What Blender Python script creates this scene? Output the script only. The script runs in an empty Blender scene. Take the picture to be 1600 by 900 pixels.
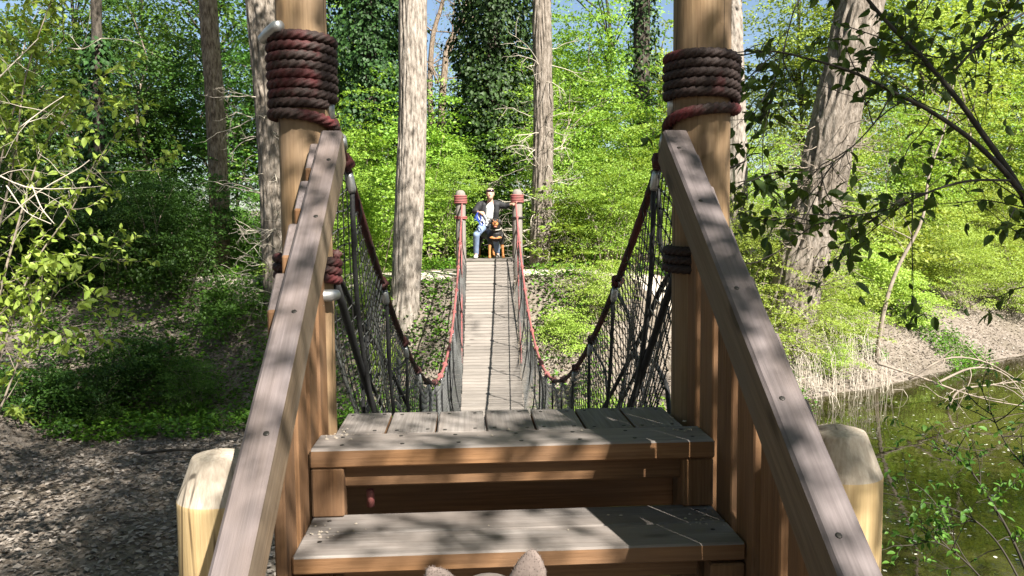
import bpy, bmesh, math, random
import numpy as np
from mathutils import Vector, Matrix, noise as mnoise

S = bpy.context.scene
COL = S.collection
RAD = math.radians

# ------------------------------------------------------------------ camera
F_PX = 1230.0
CAM = Vector((-0.065, -2.18, 0.606))
YAW, PITCH, ROLL = 0.0321, -0.0742, -0.0090
_fw = Vector((math.sin(YAW)*math.cos(PITCH), math.cos(YAW)*math.cos(PITCH), math.sin(PITCH)))
_r0 = Vector((math.cos(YAW), -math.sin(YAW), 0)); _u0 = _r0.cross(_fw)
_r = _r0*math.cos(ROLL) + _u0*math.sin(ROLL); _u = _u0*math.cos(ROLL) - _r0*math.sin(ROLL)
cd = bpy.data.cameras.new('camera'); cam = bpy.data.objects.new('camera', cd); COL.objects.link(cam)
cam.matrix_world = Matrix(((_r.x, _u.x, -_fw.x, CAM.x), (_r.y, _u.y, -_fw.y, CAM.y), (_r.z, _u.z, -_fw.z, CAM.z), (0, 0, 0, 1)))
cd.sensor_width = 36; cd.lens = F_PX/1600*36; cd.clip_start = 0.05; cd.clip_end = 2000
S.camera = cam
def at(px, py, d):
    return CAM + _fw*d + _r*((px-800)/F_PX*d) + _u*((450-py)/F_PX*d)

# ------------------------------------------------------------------ light
SUN_EL, SUN_H = RAD(43), Vector((0.53, -0.848, 0)).normalized()
SUN = Vector((SUN_H.x*math.cos(SUN_EL), SUN_H.y*math.cos(SUN_EL), math.sin(SUN_EL)))
w = bpy.data.worlds.new('World'); S.world = w; w.use_nodes = True
nt = w.node_tree; bg = nt.nodes['Background']
sky = nt.nodes.new('ShaderNodeTexSky'); sky.sky_type = 'NISHITA'; sky.sun_disc = False
sky.sun_elevation = SUN_EL; sky.sun_rotation = math.atan2(SUN.x, SUN.y); sky.air_density = 1.0; sky.dust_density = 1.2; sky.ozone_density = 1.0
nt.links.new(sky.outputs[0], bg.inputs[0]); bg.inputs[1].default_value = 0.05
sl = bpy.data.lights.new('sun', 'SUN'); sl.energy = 5.0; sl.angle = RAD(0.53); sl.color = (1.0, 0.95, 0.87)
so = bpy.data.objects.new('sun', sl); COL.objects.link(so)
so.rotation_euler = SUN.to_track_quat('Z', 'Y').to_euler()
S.view_settings.view_transform = 'Standard'; S.view_settings.look = 'None'
S.view_settings.exposure = 1.8; S.view_settings.gamma = 1.0; S.view_settings.use_curve_mapping = False

# ------------------------------------------------------------------ helpers
def tag(o, label=None, cat=None, group=None, kind=None):
    if label: o['label'] = label
    if cat: o['category'] = cat
    if group: o['group'] = group
    if kind: o['kind'] = kind
    return o
def link(name, data, parent=None, mat=None, smooth=False):
    o = bpy.data.objects.new(name, data); COL.objects.link(o)
    if parent is not None: o.parent = parent
    if data is not None and mat is not None:
        mats = mat if isinstance(mat, (list, tuple)) else [mat]
        if len(data.materials) == 0:
            for m in mats: data.materials.append(m)
    if smooth and data is not None:
        data.polygons.foreach_set('use_smooth', [True]*len(data.polygons))
    return o
def empty(name, loc=(0, 0, 0), rz=0, parent=None):
    o = bpy.data.objects.new(name, None); COL.objects.link(o)
    o.location = loc; o.rotation_euler = (0, 0, rz); o.empty_display_size = 0.1
    if parent: o.parent = parent
    return o
def copy_tree(o, parent=None):
    c = o.copy(); COL.objects.link(c); c.parent = parent
    for ch in list(o.children): copy_tree(ch, c)
    return c
def np_mesh(name, verts, tris=None, quads=None, mat=None, smooth=False):
    me = bpy.data.meshes.new(name)
    verts = np.asarray(verts, dtype=np.float32).reshape(-1, 3)
    parts, starts, n = [], [], 0
    for arr, k in ((tris, 3), (quads, 4)):
        if arr is None or len(arr) == 0: continue
        arr = np.asarray(arr, dtype=np.int32).reshape(-1, k)
        parts.append(arr.ravel()); starts.append(n + np.arange(len(arr))*k); n += arr.size
    me.vertices.add(len(verts)); me.vertices.foreach_set('co', verts.ravel())
    li = np.concatenate(parts); st = np.concatenate(starts)
    me.loops.add(len(li)); me.loops.foreach_set('vertex_index', li)
    me.polygons.add(len(st)); me.polygons.foreach_set('loop_start', st.astype(np.int32))
    if smooth: me.polygons.foreach_set('use_smooth', np.ones(len(st), dtype=bool))
    me.update(calc_edges=True); me.validate()
    if mat is not None: me.materials.append(mat)
    return me
class Tubes:
    """collects swept tubes; build() makes one mesh"""
    def __init__(s): s.v = []; s.q = []; s.t = []; s.n = 0
    def add(s, pts, radii, sides=6, cap=True, lobes=0, twist=0.0, depth=0.12):
        P = np.array([tuple(p) for p in pts], dtype=float); m = len(P)
        if np.isscalar(radii): radii = [radii]*m
        r = np.array(radii, dtype=float)
        T = np.gradient(P, axis=0); T /= np.linalg.norm(T, axis=1)[:, None] + 1e-12
        up = np.array([0, 0, 1.0]) if abs(T[0][2]) < 0.9 else np.array([1.0, 0, 0])
        N = np.zeros_like(P); nrm = np.cross(T[0], up); nrm /= np.linalg.norm(nrm); N[0] = nrm
        for i in range(1, m):
            nrm = N[i-1] - T[i]*np.dot(N[i-1], T[i]); nrm /= np.linalg.norm(nrm) + 1e-12; N[i] = nrm
        B = np.cross(T, N)
        a = np.arange(sides)*2*math.pi/sides
        L = np.concatenate([[0], np.cumsum(np.linalg.norm(np.diff(P, axis=0), axis=1))])
        rr = r[:, None]*np.ones((1, sides))
        if lobes:
            rr = rr*(1 - depth + depth*np.abs(np.cos(0.5*lobes*(a[None, :] + twist*L[:, None])))*1.6)
        V = P[:, None, :] + rr[..., None]*(np.cos(a)[None, :, None]*N[:, None, :] + np.sin(a)[None, :, None]*B[:, None, :])
        base = s.n; s.v.append(V.reshape(-1, 3))
        i = np.arange(m-1)[:, None]*sides; j = np.arange(sides)[None, :]; j2 = (j+1) % sides
        s.q.append((base + np.stack([i+j, i+j2, i+sides+j2, i+sides+j], -1)).reshape(-1, 4))
        s.n += m*sides
        if cap and sides > 2:
            s.v.append(P[[0, -1]]); c0, c1 = s.n, s.n+1; s.n += 2
            jj = np.arange(sides); j3 = (jj+1) % sides
            s.t.append(np.stack([np.full(sides, c0), base+j3, base+jj], -1))
            e = base+(m-1)*sides
            s.t.append(np.stack([np.full(sides, c1), e+jj, e+j3], -1))
        return s
    def mesh(s, name, mat=None, smooth=True):
        return np_mesh(name, np.concatenate(s.v), np.concatenate(s.t) if s.t else None, np.concatenate(s.q), mat, smooth)
def segs_mesh(name, A, B, r, mat, sides=3):
    """many straight thin wires A->B as one mesh (numpy)"""
    A = np.asarray(A); B = np.asarray(B); T = B-A; T /= np.linalg.norm(T, axis=1)[:, None]+1e-9
    up = np.where(np.abs(T[:, 2:3]) < 0.9, np.array([[0, 0, 1.0]]), np.array([[1.0, 0, 0]]))
    N = np.cross(T, up); N /= np.linalg.norm(N, axis=1)[:, None]; Bn = np.cross(T, N)
    V = np.zeros((len(A), 2, sides, 3))
    for k in range(sides):
        o = r*(math.cos(2*math.pi*k/sides)*N + math.sin(2*math.pi*k/sides)*Bn)
        V[:, 0, k] = A+o; V[:, 1, k] = B+o
    b = (np.arange(len(A))*2*sides)[:, None]
    Q = np.stack([np.concatenate([b+k, b+(k+1) % sides, b+sides+(k+1) % sides, b+sides+k], 1) for k in range(sides)], 1)
    return np_mesh(name, V.reshape(-1, 3), None, Q.reshape(-1, 4), mat, True)
def unit(a): return a/(np.linalg.norm(a, axis=-1, keepdims=True)+1e-9)
def leaf_arrays(P, D, Nrm, L, W, fold=0.18, oval=False):
    P, D, Nrm = np.asarray(P), unit(np.asarray(D)), np.asarray(Nrm)
    Nrm = unit(Nrm - D*np.sum(D*Nrm, 1, keepdims=True)); Sd = np.cross(D, Nrm)
    L = np.asarray(L)[:, None]; W = np.asarray(W)[:, None]; n = len(P)
    if not oval:
        V = np.stack([P, P+D*L*.45+Sd*W*.5+Nrm*W*fold, P+D*L, P+D*L*.45-Sd*W*.5+Nrm*W*fold], 1)
        b = (np.arange(n)*4)[:, None]
        T = np.stack([np.concatenate([b, b+1, b+2], 1), np.concatenate([b, b+2, b+3], 1)], 1)
    else:
        def q(t, wd, s): return P+D*L*t+Sd*W*.5*wd*s+Nrm*(W*fold*wd - L*.25*t*t)
        V = np.stack([P, q(.22, .8, 1), q(.5, 1, 1), q(.78, .6, 1), q(1, 0, 1), q(.78, .6, -1), q(.5, 1, -1), q(.22, .8, -1), q(.5, 0, 1)], 1)
        b = (np.arange(n)*9)[:, None]
        T = np.stack([np.concatenate([b+8, b+k, b+(k+1) % 8], 1) for k in range(8)], 1)
    return V.reshape(-1, 3), T.reshape(-1, 3)
def cat_arrays(lst):
    vs, ts, n = [], [], 0
    for v, t in lst: vs.append(v); ts.append(t+n); n += len(v)
    return np.concatenate(vs), np.concatenate(ts)

# ------------------------------------------------------------------ materials
class NB:
    def __init__(s, name):
        s.m = bpy.data.materials.new(name); s.m.use_nodes = True; s.t = s.m.node_tree; s.t.nodes.clear()
        s.out = s.n('ShaderNodeOutputMaterial')
    def n(s, k, **kw):
        x = s.t.nodes.new(k)
        for a, b in kw.items():
            if a in x.inputs.keys() if isinstance(a, str) else False: pass
            setattr(x, a, b)
        return x
    def l(s, a, b): s.t.links.new(a, b)
    def noise(s, vec, scale, detail=4, rough=.6):
        x = s.n('ShaderNodeTexNoise'); x.inputs['Scale'].default_value = scale; x.inputs['Detail'].default_value = detail; x.inputs['Roughness'].default_value = rough
        if vec is not None: s.l(vec, x.inputs['Vector'])
        return x
    def mapping(s, scale=(1, 1, 1), coord='Object', rnd=False):
        tc = s.n('ShaderNodeTexCoord'); mp = s.n('ShaderNodeMapping'); mp.inputs['Scale'].default_value = scale
        src = tc.outputs[coord]
        if rnd:
            oi = s.n('ShaderNodeObjectInfo'); mu = s.n('ShaderNodeVectorMath'); mu.operation = 'MULTIPLY_ADD'
            cb = s.n('ShaderNodeCombineXYZ')
            for k in range(3): s.l(oi.outputs['Random'], cb.inputs[k])
            mu.inputs[1].default_value = (37, 53, 71); s.l(cb.outputs[0], mu.inputs[0]); s.l(src, mu.inputs[2]); src = mu.outputs[0]
        s.l(src, mp.inputs['Vector']); return mp.outputs[0]
    def ramp(s, fac, stops):
        r = s.n('ShaderNodeValToRGB'); e = r.color_ramp.elements
        while len(e) < len(stops): e.new(.5)
        for k, (p, c) in enumerate(stops): e[k].position = p; e[k].color = (*c, 1) if len(c) == 3 else c
        s.l(fac, r.inputs[0]); return r.outputs[0]
    def mix(s, fac, a, b, blend='MIX'):
        m = s.n('ShaderNodeMix'); m.data_type = 'RGBA'; m.blend_type = blend
        for v, i in ((fac, 0), (a, 6), (b, 7)):
            if hasattr(v, 'is_linked'): s.l(v, m.inputs[i])
            else: m.inputs[i].default_value = v if i == 0 else (*v, 1)
        return m.outputs[2]
    def bump(s, h, strength, dist):
        b = s.n('ShaderNodeBump'); b.inputs['Strength'].default_value = strength; b.inputs['Distance'].default_value = dist; s.l(h, b.inputs['Height']); return b.outputs[0]
    def principled(s, col, rough=.7, bump=None, metal=0, spec=.5):
        p = s.n('ShaderNodeBsdfPrincipled')
        if hasattr(col, 'is_linked'): s.l(col, p.inputs['Base Color'])
        else: p.inputs['Base Color'].default_value = (*col, 1)
        if hasattr(rough, 'is_linked'): s.l(rough, p.inputs['Roughness'])
        else: p.inputs['Roughness'].default_value = rough
        p.inputs['Metallic'].default_value = metal; p.inputs['Specular IOR Level'].default_value = spec
        if bump is not None: s.l(bump, p.inputs['Normal'])
        s.l(p.outputs[0], s.out.inputs[0]); return p
def wood_mat(name, dark, mid, light, rough=.75, stain=None, gscale=1.0, crack=False):
    b = NB(name); v = b.mapping((2.2*gscale, 30*gscale, 30*gscale), rnd=True)
    n1 = b.noise(v, 1.6, 6, .65); n2 = b.noise(b.mapping((3.5, 150, 150), rnd=True), 1.0, 3, .5)
    c = b.ramp(n1.outputs[0], [(.18, dark), (.5, mid), (.85, light)])
    c = b.mix(b.ramp(n2.outputs[0], [(.40, (.0,)*3), (.68, (.62,)*3)]), c, dark)
    big = b.noise(b.mapping((1.3, 3.5, 3.5), rnd=True), 1.5, 4, .6)
    if stain: c = b.mix(b.ramp(big.outputs[0], [(.42, (0,)*3), (.68, (.8,)*3)]), c, stain)
    oi = b.n('ShaderNodeObjectInfo'); hs = b.n('ShaderNodeHueSaturation'); mr = b.n('ShaderNodeMapRange'); mr.inputs[3].default_value = .82; mr.inputs[4].default_value = 1.14
    b.l(oi.outputs['Random'], mr.inputs[0]); b.l(mr.outputs[0], hs.inputs['Value']); b.l(c, hs.inputs['Color'])
    # knots
    vo = b.n('ShaderNodeTexVoronoi'); vo.inputs['Scale'].default_value = 1.0; b.l(b.mapping((2.2, 7, 7), rnd=True), vo.inputs['Vector'])
    c = b.mix(b.ramp(vo.outputs['Distance'], [(.07, (.75,)*3), (.14, (0,)*3)]), hs.outputs[0], tuple(x*.35 for x in dark))
    if crack:
        ck = b.n('ShaderNodeTexVoronoi'); ck.feature = 'DISTANCE_TO_EDGE'; ck.inputs['Scale'].default_value = 1.0; b.l(b.mapping((.55, 11, 11), rnd=True), ck.inputs['Vector'])
        wob = b.noise(b.mapping((1.2, 5, 5), rnd=True), 1.4, 3, .6)
        mm = b.n('ShaderNodeMath'); mm.operation = 'MULTIPLY'; b.l(b.ramp(ck.outputs['Distance'], [(.012, (1,)*3), (.03, (0,)*3)]), mm.inputs[0]); b.l(b.ramp(wob.outputs[0], [(.5, (0,)*3), (.56, (.9,)*3)]), mm.inputs[1])
        c = b.mix(mm.outputs[0], c, tuple(x*.3 for x in dark))
    h = b.n('ShaderNodeMath'); h.operation = 'MULTIPLY_ADD'; b.l(n2.outputs[0], h.inputs[0]); h.inputs[1].default_value = .5; b.l(n1.outputs[0], h.inputs[2])
    b.principled(c, rough, b.bump(h.outputs[0], .45, .004), spec=.25)
    return b.m
def leaf_mat(name, c1, c2, trans=.42, rough=.5, tcol=None, spec=.35):
    b = NB(name); g = b.n('ShaderNodeNewGeometry'); oi = b.n('ShaderNodeObjectInfo')
    c = b.ramp(g.outputs['Random Per Island'], [(0, c1), (1, c2)])
    hs = b.n('ShaderNodeHueSaturation'); mr = b.n('ShaderNodeMapRange'); mr.inputs[3].default_value = .75; mr.inputs[4].default_value = 1.2
    mh = b.n('ShaderNodeMapRange'); mh.inputs[3].default_value = .488; mh.inputs[4].default_value = .514
    b.l(oi.outputs['Random'], mr.inputs[0]); b.l(oi.outputs['Random'], mh.inputs[0]); b.l(mr.outputs[0], hs.inputs['Value']); b.l(mh.outputs[0], hs.inputs['Hue']); b.l(c, hs.inputs['Color'])
    p = b.principled(hs.outputs[0], rough, spec=spec)
    t = b.n('ShaderNodeBsdfTranslucent'); tc = b.mix(1.0, hs.outputs[0], tcol or (1.2, 1.1, .65), 'MULTIPLY'); b.l(tc, t.inputs[0])
    m = b.n('ShaderNodeMixShader'); m.inputs[0].default_value = trans; b.l(p.outputs[0], m.inputs[1]); b.l(t.outputs[0], m.inputs[2]); b.l(m.outputs[0], b.out.inputs[0])
    return b.m
def bark_mat(name, dark, mid, light, scale=1.0):
    b = NB(name); v = b.mapping((9*scale, 9*scale, 2.5*scale)); n = b.noise(v, 2.2, 8, .7); n3 = b.noise(b.mapping((1, 1, .5)), 1.3, 3, .6)
    c = b.ramp(n.outputs[0], [(.34, dark), (.48, mid), (.66, light)])
    c = b.mix(b.ramp(n3.outputs[0], [(.5, (0,)*3), (.75, (.45,)*3)]), c, tuple(x*.7 for x in mid))
    b.principled(c, .9, b.bump(n.outputs[0], .8, .03), spec=.15); return b.m
def plain(name, col, rough=.6, metal=0, var=.0, scale=30, spec=.4, bump=0):
    b = NB(name)
    if var:
        n = b.noise(b.mapping(), scale, 4); c = b.ramp(n.outputs[0], [(.3, tuple(x*(1-var) for x in col)), (.7, tuple(min(1, x*(1+var)) for x in col))])
        b.principled(c, rough, b.bump(n.outputs[0], .4, bump) if bump else None, metal, spec)
    else: b.principled(col, rough, None, metal, spec)
    return b.m
def rope_mat(name, red, dirt, lo=.42, hi=.62):
    b = NB(name); n = b.noise(b.mapping(), 5.0, 5, .65); n2 = b.noise(b.mapping((1, 1, 1)), 260, 2, .5)
    c = b.mix(b.ramp(n.outputs[0], [(lo, (0,)*3), (hi, (1,)*3)]), red, dirt)
    c = b.mix(b.ramp(n2.outputs[0], [(.45, (0,)*3), (.75, (.25,)*3)]), c, (.16, .10, .085))
    b.principled(c, .7, b.bump(n2.outputs[0], .5, .002), spec=.3); return b.m

M = {}
M['side'] = wood_mat('wood_brown', (.10, .048, .020), (.19, .098, .044), (.27, .15, .07), stain=(.15, .088, .05))
M['top'] = wood_mat('wood_weathered', (.12, .104, .092), (.215, .192, .176), (.29, .264, .246), .8, stain=(.165, .138, .12), gscale=1.3)
M['railtop'] = wood_mat('wood_rail_weathered', (.10, .083, .08), (.155, .128, .126), (.21, .178, .174), .7, stain=(.14, .106, .09))
M['post'] = wood_mat('wood_post_tan', (.15, .09, .045), (.23, .15, .08), (.31, .215, .125), .78, stain=(.17, .12, .08), crack=True)
M['railside'] = wood_mat('wood_rail_side', (.105, .072, .044), (.175, .124, .08), (.24, .18, .122), .75, stain=(.155, .125, .095))
M['newel'] = wood_mat('wood_newel_yellow', (.32, .215, .10), (.45, .325, .165), (.53, .40, .23), .75, crack=True)
M['newel_top'] = wood_mat('wood_newel_grey', (.26, .21, .16), (.40, .34, .27), (.48, .42, .35), .85, crack=True)
M['deck'] = wood_mat('wood_deck_grey', (.13, .112, .095), (.205, .182, .16), (.27, .245, .22), .85)
M['rope'] = rope_mat('rope_maroon', (.10, .013, .016), (.020, .012, .010), .32, .50)  # worn, dirty rope; the dirt is also deepened for shade on the coils
M['rope_dark'] = rope_mat('rope_shaded_maroon', (.075, .016, .016), (.02, .014, .012), .4, .6)  # same red rope, darkened in colour for the shaded near stretch
M['rope_pink'] = rope_mat('rope_sunlit_pink', (.29, .08, .078), (.15, .08, .065), .4, .72)  # paler red stands in for sun on the far ropes
M['rope_black'] = plain('rope_black', (.018, .018, .018), .7, var=.5, scale=90)
M['wire'] = plain('net_wire', (.10, .10, .095), .45, metal=.3)
M['ferrule'] = plain('ferrule_dark', (.025, .025, .025), .5)
M['alu'] = plain('aluminium', (.42, .42, .41), .45, metal=.85, var=.2)
M['screw'] = plain('screw_dark', (.05, .045, .04), .5, metal=.7)
M['bark_pale'] = bark_mat('bark_pale', (.07, .056, .045), (.21, .18, .15), (.34, .30, .26))
M['bark_brown'] = bark_mat('bark_brown', (.04, .03, .022), (.16, .12, .085), (.31, .25, .19))
M['bark_grey'] = bark_mat('bark_grey', (.045, .038, .03), (.15, .125, .10), (.27, .235, .20))
M['bark_dark'] = bark_mat('bark_dark', (.02, .018, .014), (.06, .05, .04), (.11, .095, .075))
M['twig'] = plain('twig_grey', (.22, .18, .14), .85, var=.3, scale=8)
M['twig_pale'] = plain('twig_pale', (.42, .37, .30), .85, var=.25, scale=8)
M['twig_dark'] = plain('twig_dark', (.035, .028, .02), .8, var=.3, scale=8)
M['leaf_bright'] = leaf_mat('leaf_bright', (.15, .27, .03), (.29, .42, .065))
M['leaf_sunlit_lime'] = leaf_mat('leaf_sunlit_lime', (.22, .32, .04), (.37, .47, .10))  # lime leaves, lightened in colour where stronger sun should fall
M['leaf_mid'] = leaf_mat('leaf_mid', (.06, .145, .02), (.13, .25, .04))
M['leaf_shade'] = leaf_mat('leaf_shaded', (.028, .075, .012), (.065, .14, .018), .3)  # leaf colour darkened to deepen the woodland shade
M['leaf_ivy'] = leaf_mat('leaf_ivy', (.016, .042, .009), (.04, .088, .016), .12, .55, spec=.3)
M['leaf_near'] = leaf_mat('leaf_near', (.05, .10, .016), (.085, .15, .02), .35)
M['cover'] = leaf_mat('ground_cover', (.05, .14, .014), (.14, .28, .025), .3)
M['litter'] = leaf_mat('dead_leaf', (.12, .095, .072), (.34, .30, .26), .1, .85, (1, .9, .7), .15)

# ------------------------------------------------------------------ boards
_bcache = {}
def board_mesh(L, W, T, mats, bev=.005, key=''):
    k = (round(L, 4), round(W, 4), round(T, 4), bev, tuple(m.name for m in mats), key)
    if k in _bcache: return _bcache[k]
    bm = bmesh.new(); bmesh.ops.create_cube(bm, size=1)
    for v in bm.verts: v.co = Vector((v.co.x*L, v.co.y*W, v.co.z*T))
    bmesh.ops.bevel(bm, geom=list(bm.edges), offset=bev, segments=1, affect='EDGES')
    if len(mats) > 1:
        for f in bm.faces: f.material_index = 1 if f.normal.z > .6 else 0
    me = bpy.data.meshes.new('board'); bm.to_mesh(me); bm.free()
    for m in mats: me.materials.append(m)
    _bcache[k] = me; return me
def board(name, L, W, T, loc, parent, mats, rot=(0, 0, 0), bev=.005, key=''):
    o = link(name, board_mesh(L, W, T, mats, bev, key), parent)
    o.location = loc; o.rotation_euler = rot; return o
def prism(name, profile, axis_len, mats, parent, bev=.004, topfn=None):
    """profile: list of (y,z) extruded along x from 0..axis_len"""
    bm = bmesh.new()
    a = [bm.verts.new((0, y, z)) for y, z in profile]; b = [bm.verts.new((axis_len, y, z)) for y, z in profile]
    n = len(profile); bm.faces.new(a[::-1]); bm.faces.new(b)
    for i in range(n): bm.faces.new((a[i], a[(i+1) % n], b[(i+1) % n], b[i]))
    bmesh.ops.recalc_face_normals(bm, faces=bm.faces[:])
    if bev: bmesh.ops.bevel(bm, geom=list(bm.edges), offset=bev, segments=1, affect='EDGES')
    if len(mats) > 1:
        for f in bm.faces: f.material_index = 1 if f.normal.z > .45 else 0
    me = bpy.data.meshes.new(name); bm.to_mesh(me); bm.free()
    for m in mats: me.materials.append(m)
    return link(name, me, parent)
def lathe(profile, sides=40, wob=.0, seed=0, axis='z', mat_by_z=None, crack=0):
    """profile (r, h); object local X is the height axis when axis='x' so wood grain runs along it"""
    V, Q, T = [], [], []; rng = random.Random(seed); ph = [rng.uniform(0, 6.28) for _ in range(4)]
    for r, h in profile:
        for k in range(sides):
            a = 2*math.pi*k/sides
            rr = r*(1+wob*(math.sin(2*a+ph[0])+.6*math.sin(3*a+ph[1]+h)+.3*math.sin(7*a+ph[2])))
            V.append((rr*math.cos(a), rr*math.sin(a), h))
    m = len(profile)
    for i in range(m-1):
        for k in range(sides):
            k2 = (k+1) % sides; Q.append((i*sides+k, i*sides+k2, (i+1)*sides+k2, (i+1)*sides+k))
    c0 = len(V); V.append((0, 0, profile[0][1])); c1 = len(V); V.append((0, 0, profile[-1][1]))
    for k in range(sides):
        k2 = (k+1) % sides; T.append((c0, k2, k)); T.append((c1, (m-1)*sides+k, (m-1)*sides+k2))
    V = np.array(V)
    if axis == 'x': V = V[:, [2, 1, 0]]*np.array([1, 1, -1])
    return V, T, Q

# ------------------------------------------------------------------ ground
def sst(a, b, x):
    t = min(1, max(0, (x-a)/(b-a))); return t*t*(3-2*t)
WATER = -2.95
def foot(x):
    if x < 1.5: return 11.9
    if x < 6: return 11.9 - (x-1.5)*.07
    return 11.6 + (x-6)*.66
def gh(x, y):
    bed = -2.72 - .65*sst(-.6, 2.2, x)
    bed += 1.1*sst(-6.2, -9.5, x)*sst(3, 7, y)
    near = sst(3.0, -.7, y)
    h = bed + (-.70-bed)*near
    yf = foot(x)
    wd = 2.0 + 1.2*sst(-1.6, -3.2, x) + 4.4*sst(1.5, 6, x)
    topz = -.38 - .75*sst(2, 8, x)
    far = sst(yf-.3, yf+wd, y)
    h = h + (topz-h)*far
    h += .028*max(0, y-yf-wd)*sst(0, 10, y-yf-wd)
    n = mnoise.noise(Vector((x*.35, y*.35, 0)))*.14 + mnoise.noise(Vector((x*1.3, y*1.3, 3)))*.05
    damp = 1 - .85*math.exp(-((x/1.6)**2+((y+.9)/1.8)**2)) - .9*math.exp(-((x/2)**2+((y-15)/1.6)**2))
    return h + n*max(.05, damp)
def axis_pts(lo, hi, f0, f1, step):
    a = list(np.arange(f0, f1, step)); s = step; x = f0
    left = []
    while x > lo: s *= 1.25; x -= s; left.append(x)
    s = step; x = a[-1]; right = []
    while x < hi: s *= 1.25; x += s; right.append(x)
    return np.array(left[::-1]+a+right)
gx = axis_pts(-600, 600, -14, 18, .22); gy = axis_pts(-600, 900, -4, 24, .22)
V = np.array([(x, y, gh(x, y)) for y in gy for x in gx])
nx, ny = len(gx), len(gy)
i, j = np.meshgrid(np.arange(ny-1), np.arange(nx-1), indexing='ij'); b0 = (i*nx+j).ravel()
b = NB('soil_and_litter'); co = b.mapping((1, 1, 1))
n1 = b.noise(co, 14, 8, .7); n2 = b.noise(co, .7, 4, .6); vo = b.n('ShaderNodeTexVoronoi'); vo.inputs['Scale'].default_value = 22; b.l(co, vo.inputs['Vector'])
c = b.ramp(n1.outputs[0], [(.3, (.05, .038, .028)), (.5, (.13, .105, .082)), (.68, (.25, .215, .18))])
c = b.mix(b.ramp(vo.outputs['Color'], [(.25, (0,)*3), (.8, (.55,)*3)]), c, (.27, .235, .20))
c = b.mix(b.ramp(n2.outputs[0], [(.45, (0,)*3), (.62, (.5,)*3)]), c, (.105, .088, .064))
b.principled(c, .95, b.bump(n1.outputs[0], .8, .04), spec=.1)
ground = tag(link('ground', np_mesh('ground', V, None, np.stack([b0, b0+1, b0+nx+1, b0+nx], 1), b.m, True)), 'leaf strewn creek banks and dry bed', None, None, 'structure')
# path along the far bank
b = NB('path_sand'); co = b.mapping(); n1 = b.noise(co, 18, 8, .7); n2 = b.noise(co, 1.2, 4)
c = b.ramp(n1.outputs[0], [(.3, (.40, .34, .28)), (.7, (.60, .54, .46))]); c = b.mix(b.ramp(n2.outputs[0], [(.4, (0,)*3), (.7, (.5,)*3)]), c, (.33, .28, .22))
b.principled(c, .95, b.bump(n1.outputs[0], .5, .02), spec=.1)
pv, pq = [], []; xs = np.arange(-16, 4.01, .25)
for k, x in enumerate(xs):
    yc = 15.35 + .35*math.sin(x*.5) + .012*x*x
    for t in (-1.0, -.6, -.2, .2, .6, 1.0):
        y = yc + t*(1.25+.15*math.sin(x*2.1+t)); pv.append((x, y, gh(x, y)+.045-.06*abs(t)**4))
for k in range(len(xs)-1):
    for t in range(5): pq.append((k*6+t, k*6+t+6, k*6+t+7, k*6+t+1))
tag(link('path', np_mesh('path', pv, None, pq, b.m, True)), 'pale sandy path across the far bank', None, None, 'structure')
# water
b = NB('pond_water'); co = b.mapping(); n1 = b.noise(co, 2.2, 3, .5); n2 = b.noise(co, .5, 4, .6)
c = b.ramp(n2.outputs[0], [(.35, (.016, .014, .005)), (.65, (.034, .031, .010))])
p = b.principled(c, .025, b.bump(n1.outputs[0], .06, .05), spec=.5); p.inputs['IOR'].default_value = 1.33
pts = [(x, y) for y in np.arange(1, 60, 1.5) for x in np.arange(-1.5, 60, 1.5)]
wv = [(-1.2, .5, WATER), (70, .5, WATER), (70, 70, WATER), (-1.2, 70, WATER)]
tag(link('water', np_mesh('water', wv, None, [(0, 1, 2, 3)], b.m)), 'still green pond water beside the bridge', None, None, 'structure')

#STAIRS
# ------------------------------------------------------------------ staircase (local frame, rotated a little from the bridge)
PHI = .0284
st = tag(empty('staircase', (.0103, 0, 0), PHI), 'wooden staircase with sloping handrails leading up to the rope bridge', 'staircase')
RUN, RISE, HW = .263, .196, .572
TW = [M['side'], M['top']]
SLOPE, ZR = .745, .697
ANG = math.atan(SLOPE)
# landing: front board and lengthwise boards
lb = board('landing_front_board', 2*HW+.004, .165, .054, (0, .0825, -.027), st, TW)
nb = 7; pw = 2*.535/nb
rng = random.Random(5)
scr = {}
def screw(parent, x, y, z):
    if 'm' not in scr:
        v, t, q = lathe([(.0062, 0), (.0062, .0012), (.0035, .0016)], 8); scr['m'] = np_mesh('screw', v, t, q, M['screw'])
    o = link('screw', scr['m'], parent); o.location = (x, y, z); return o
for k in range(nb):
    x = -.535 + pw*(k+.5)
    o = board('landing_plank', .272, pw-.007, .045, (x, .168+.003+.136, -.0245+rng.uniform(-.001, .001)), st, TW, (0, 0, math.pi/2), .004)
    for sx in (-.105, .105):
        for sy in (-.3, .3): screw(o, sx+rng.uniform(-.006, .006), sy*pw+rng.uniform(-.006, .006), .0225)
for x in (-.5, -.33, -.17, 0.01, .18, .34, .51):
    screw(lb, x, .045, .027); screw(lb, x+.01, -.04, .027)
# treads, two boards each
for s in (1, 2, 3):
    z = -RISE*s; y0 = -RUN*s
    for h, wd in ((0, .150), (1, .146)):
        o = board('tread_plank', 2*HW, wd-.004, .047, (0, y0+.075+h*.149, z-.0235-.001*h), st, TW, (0, 0, 0), .005, key=str(s)+str(h))
        for x in (-.52, .515): screw(o, x, 0.02, .0235)
    board('riser_beam', 2*HW-.22, .045, .062, (.005, y0+.085, z-.079), st, [M['side']])
# under the landing
board('riser_beam', .99, .045, .066, (.005, .062, -.088), st, [M['side']])

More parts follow.
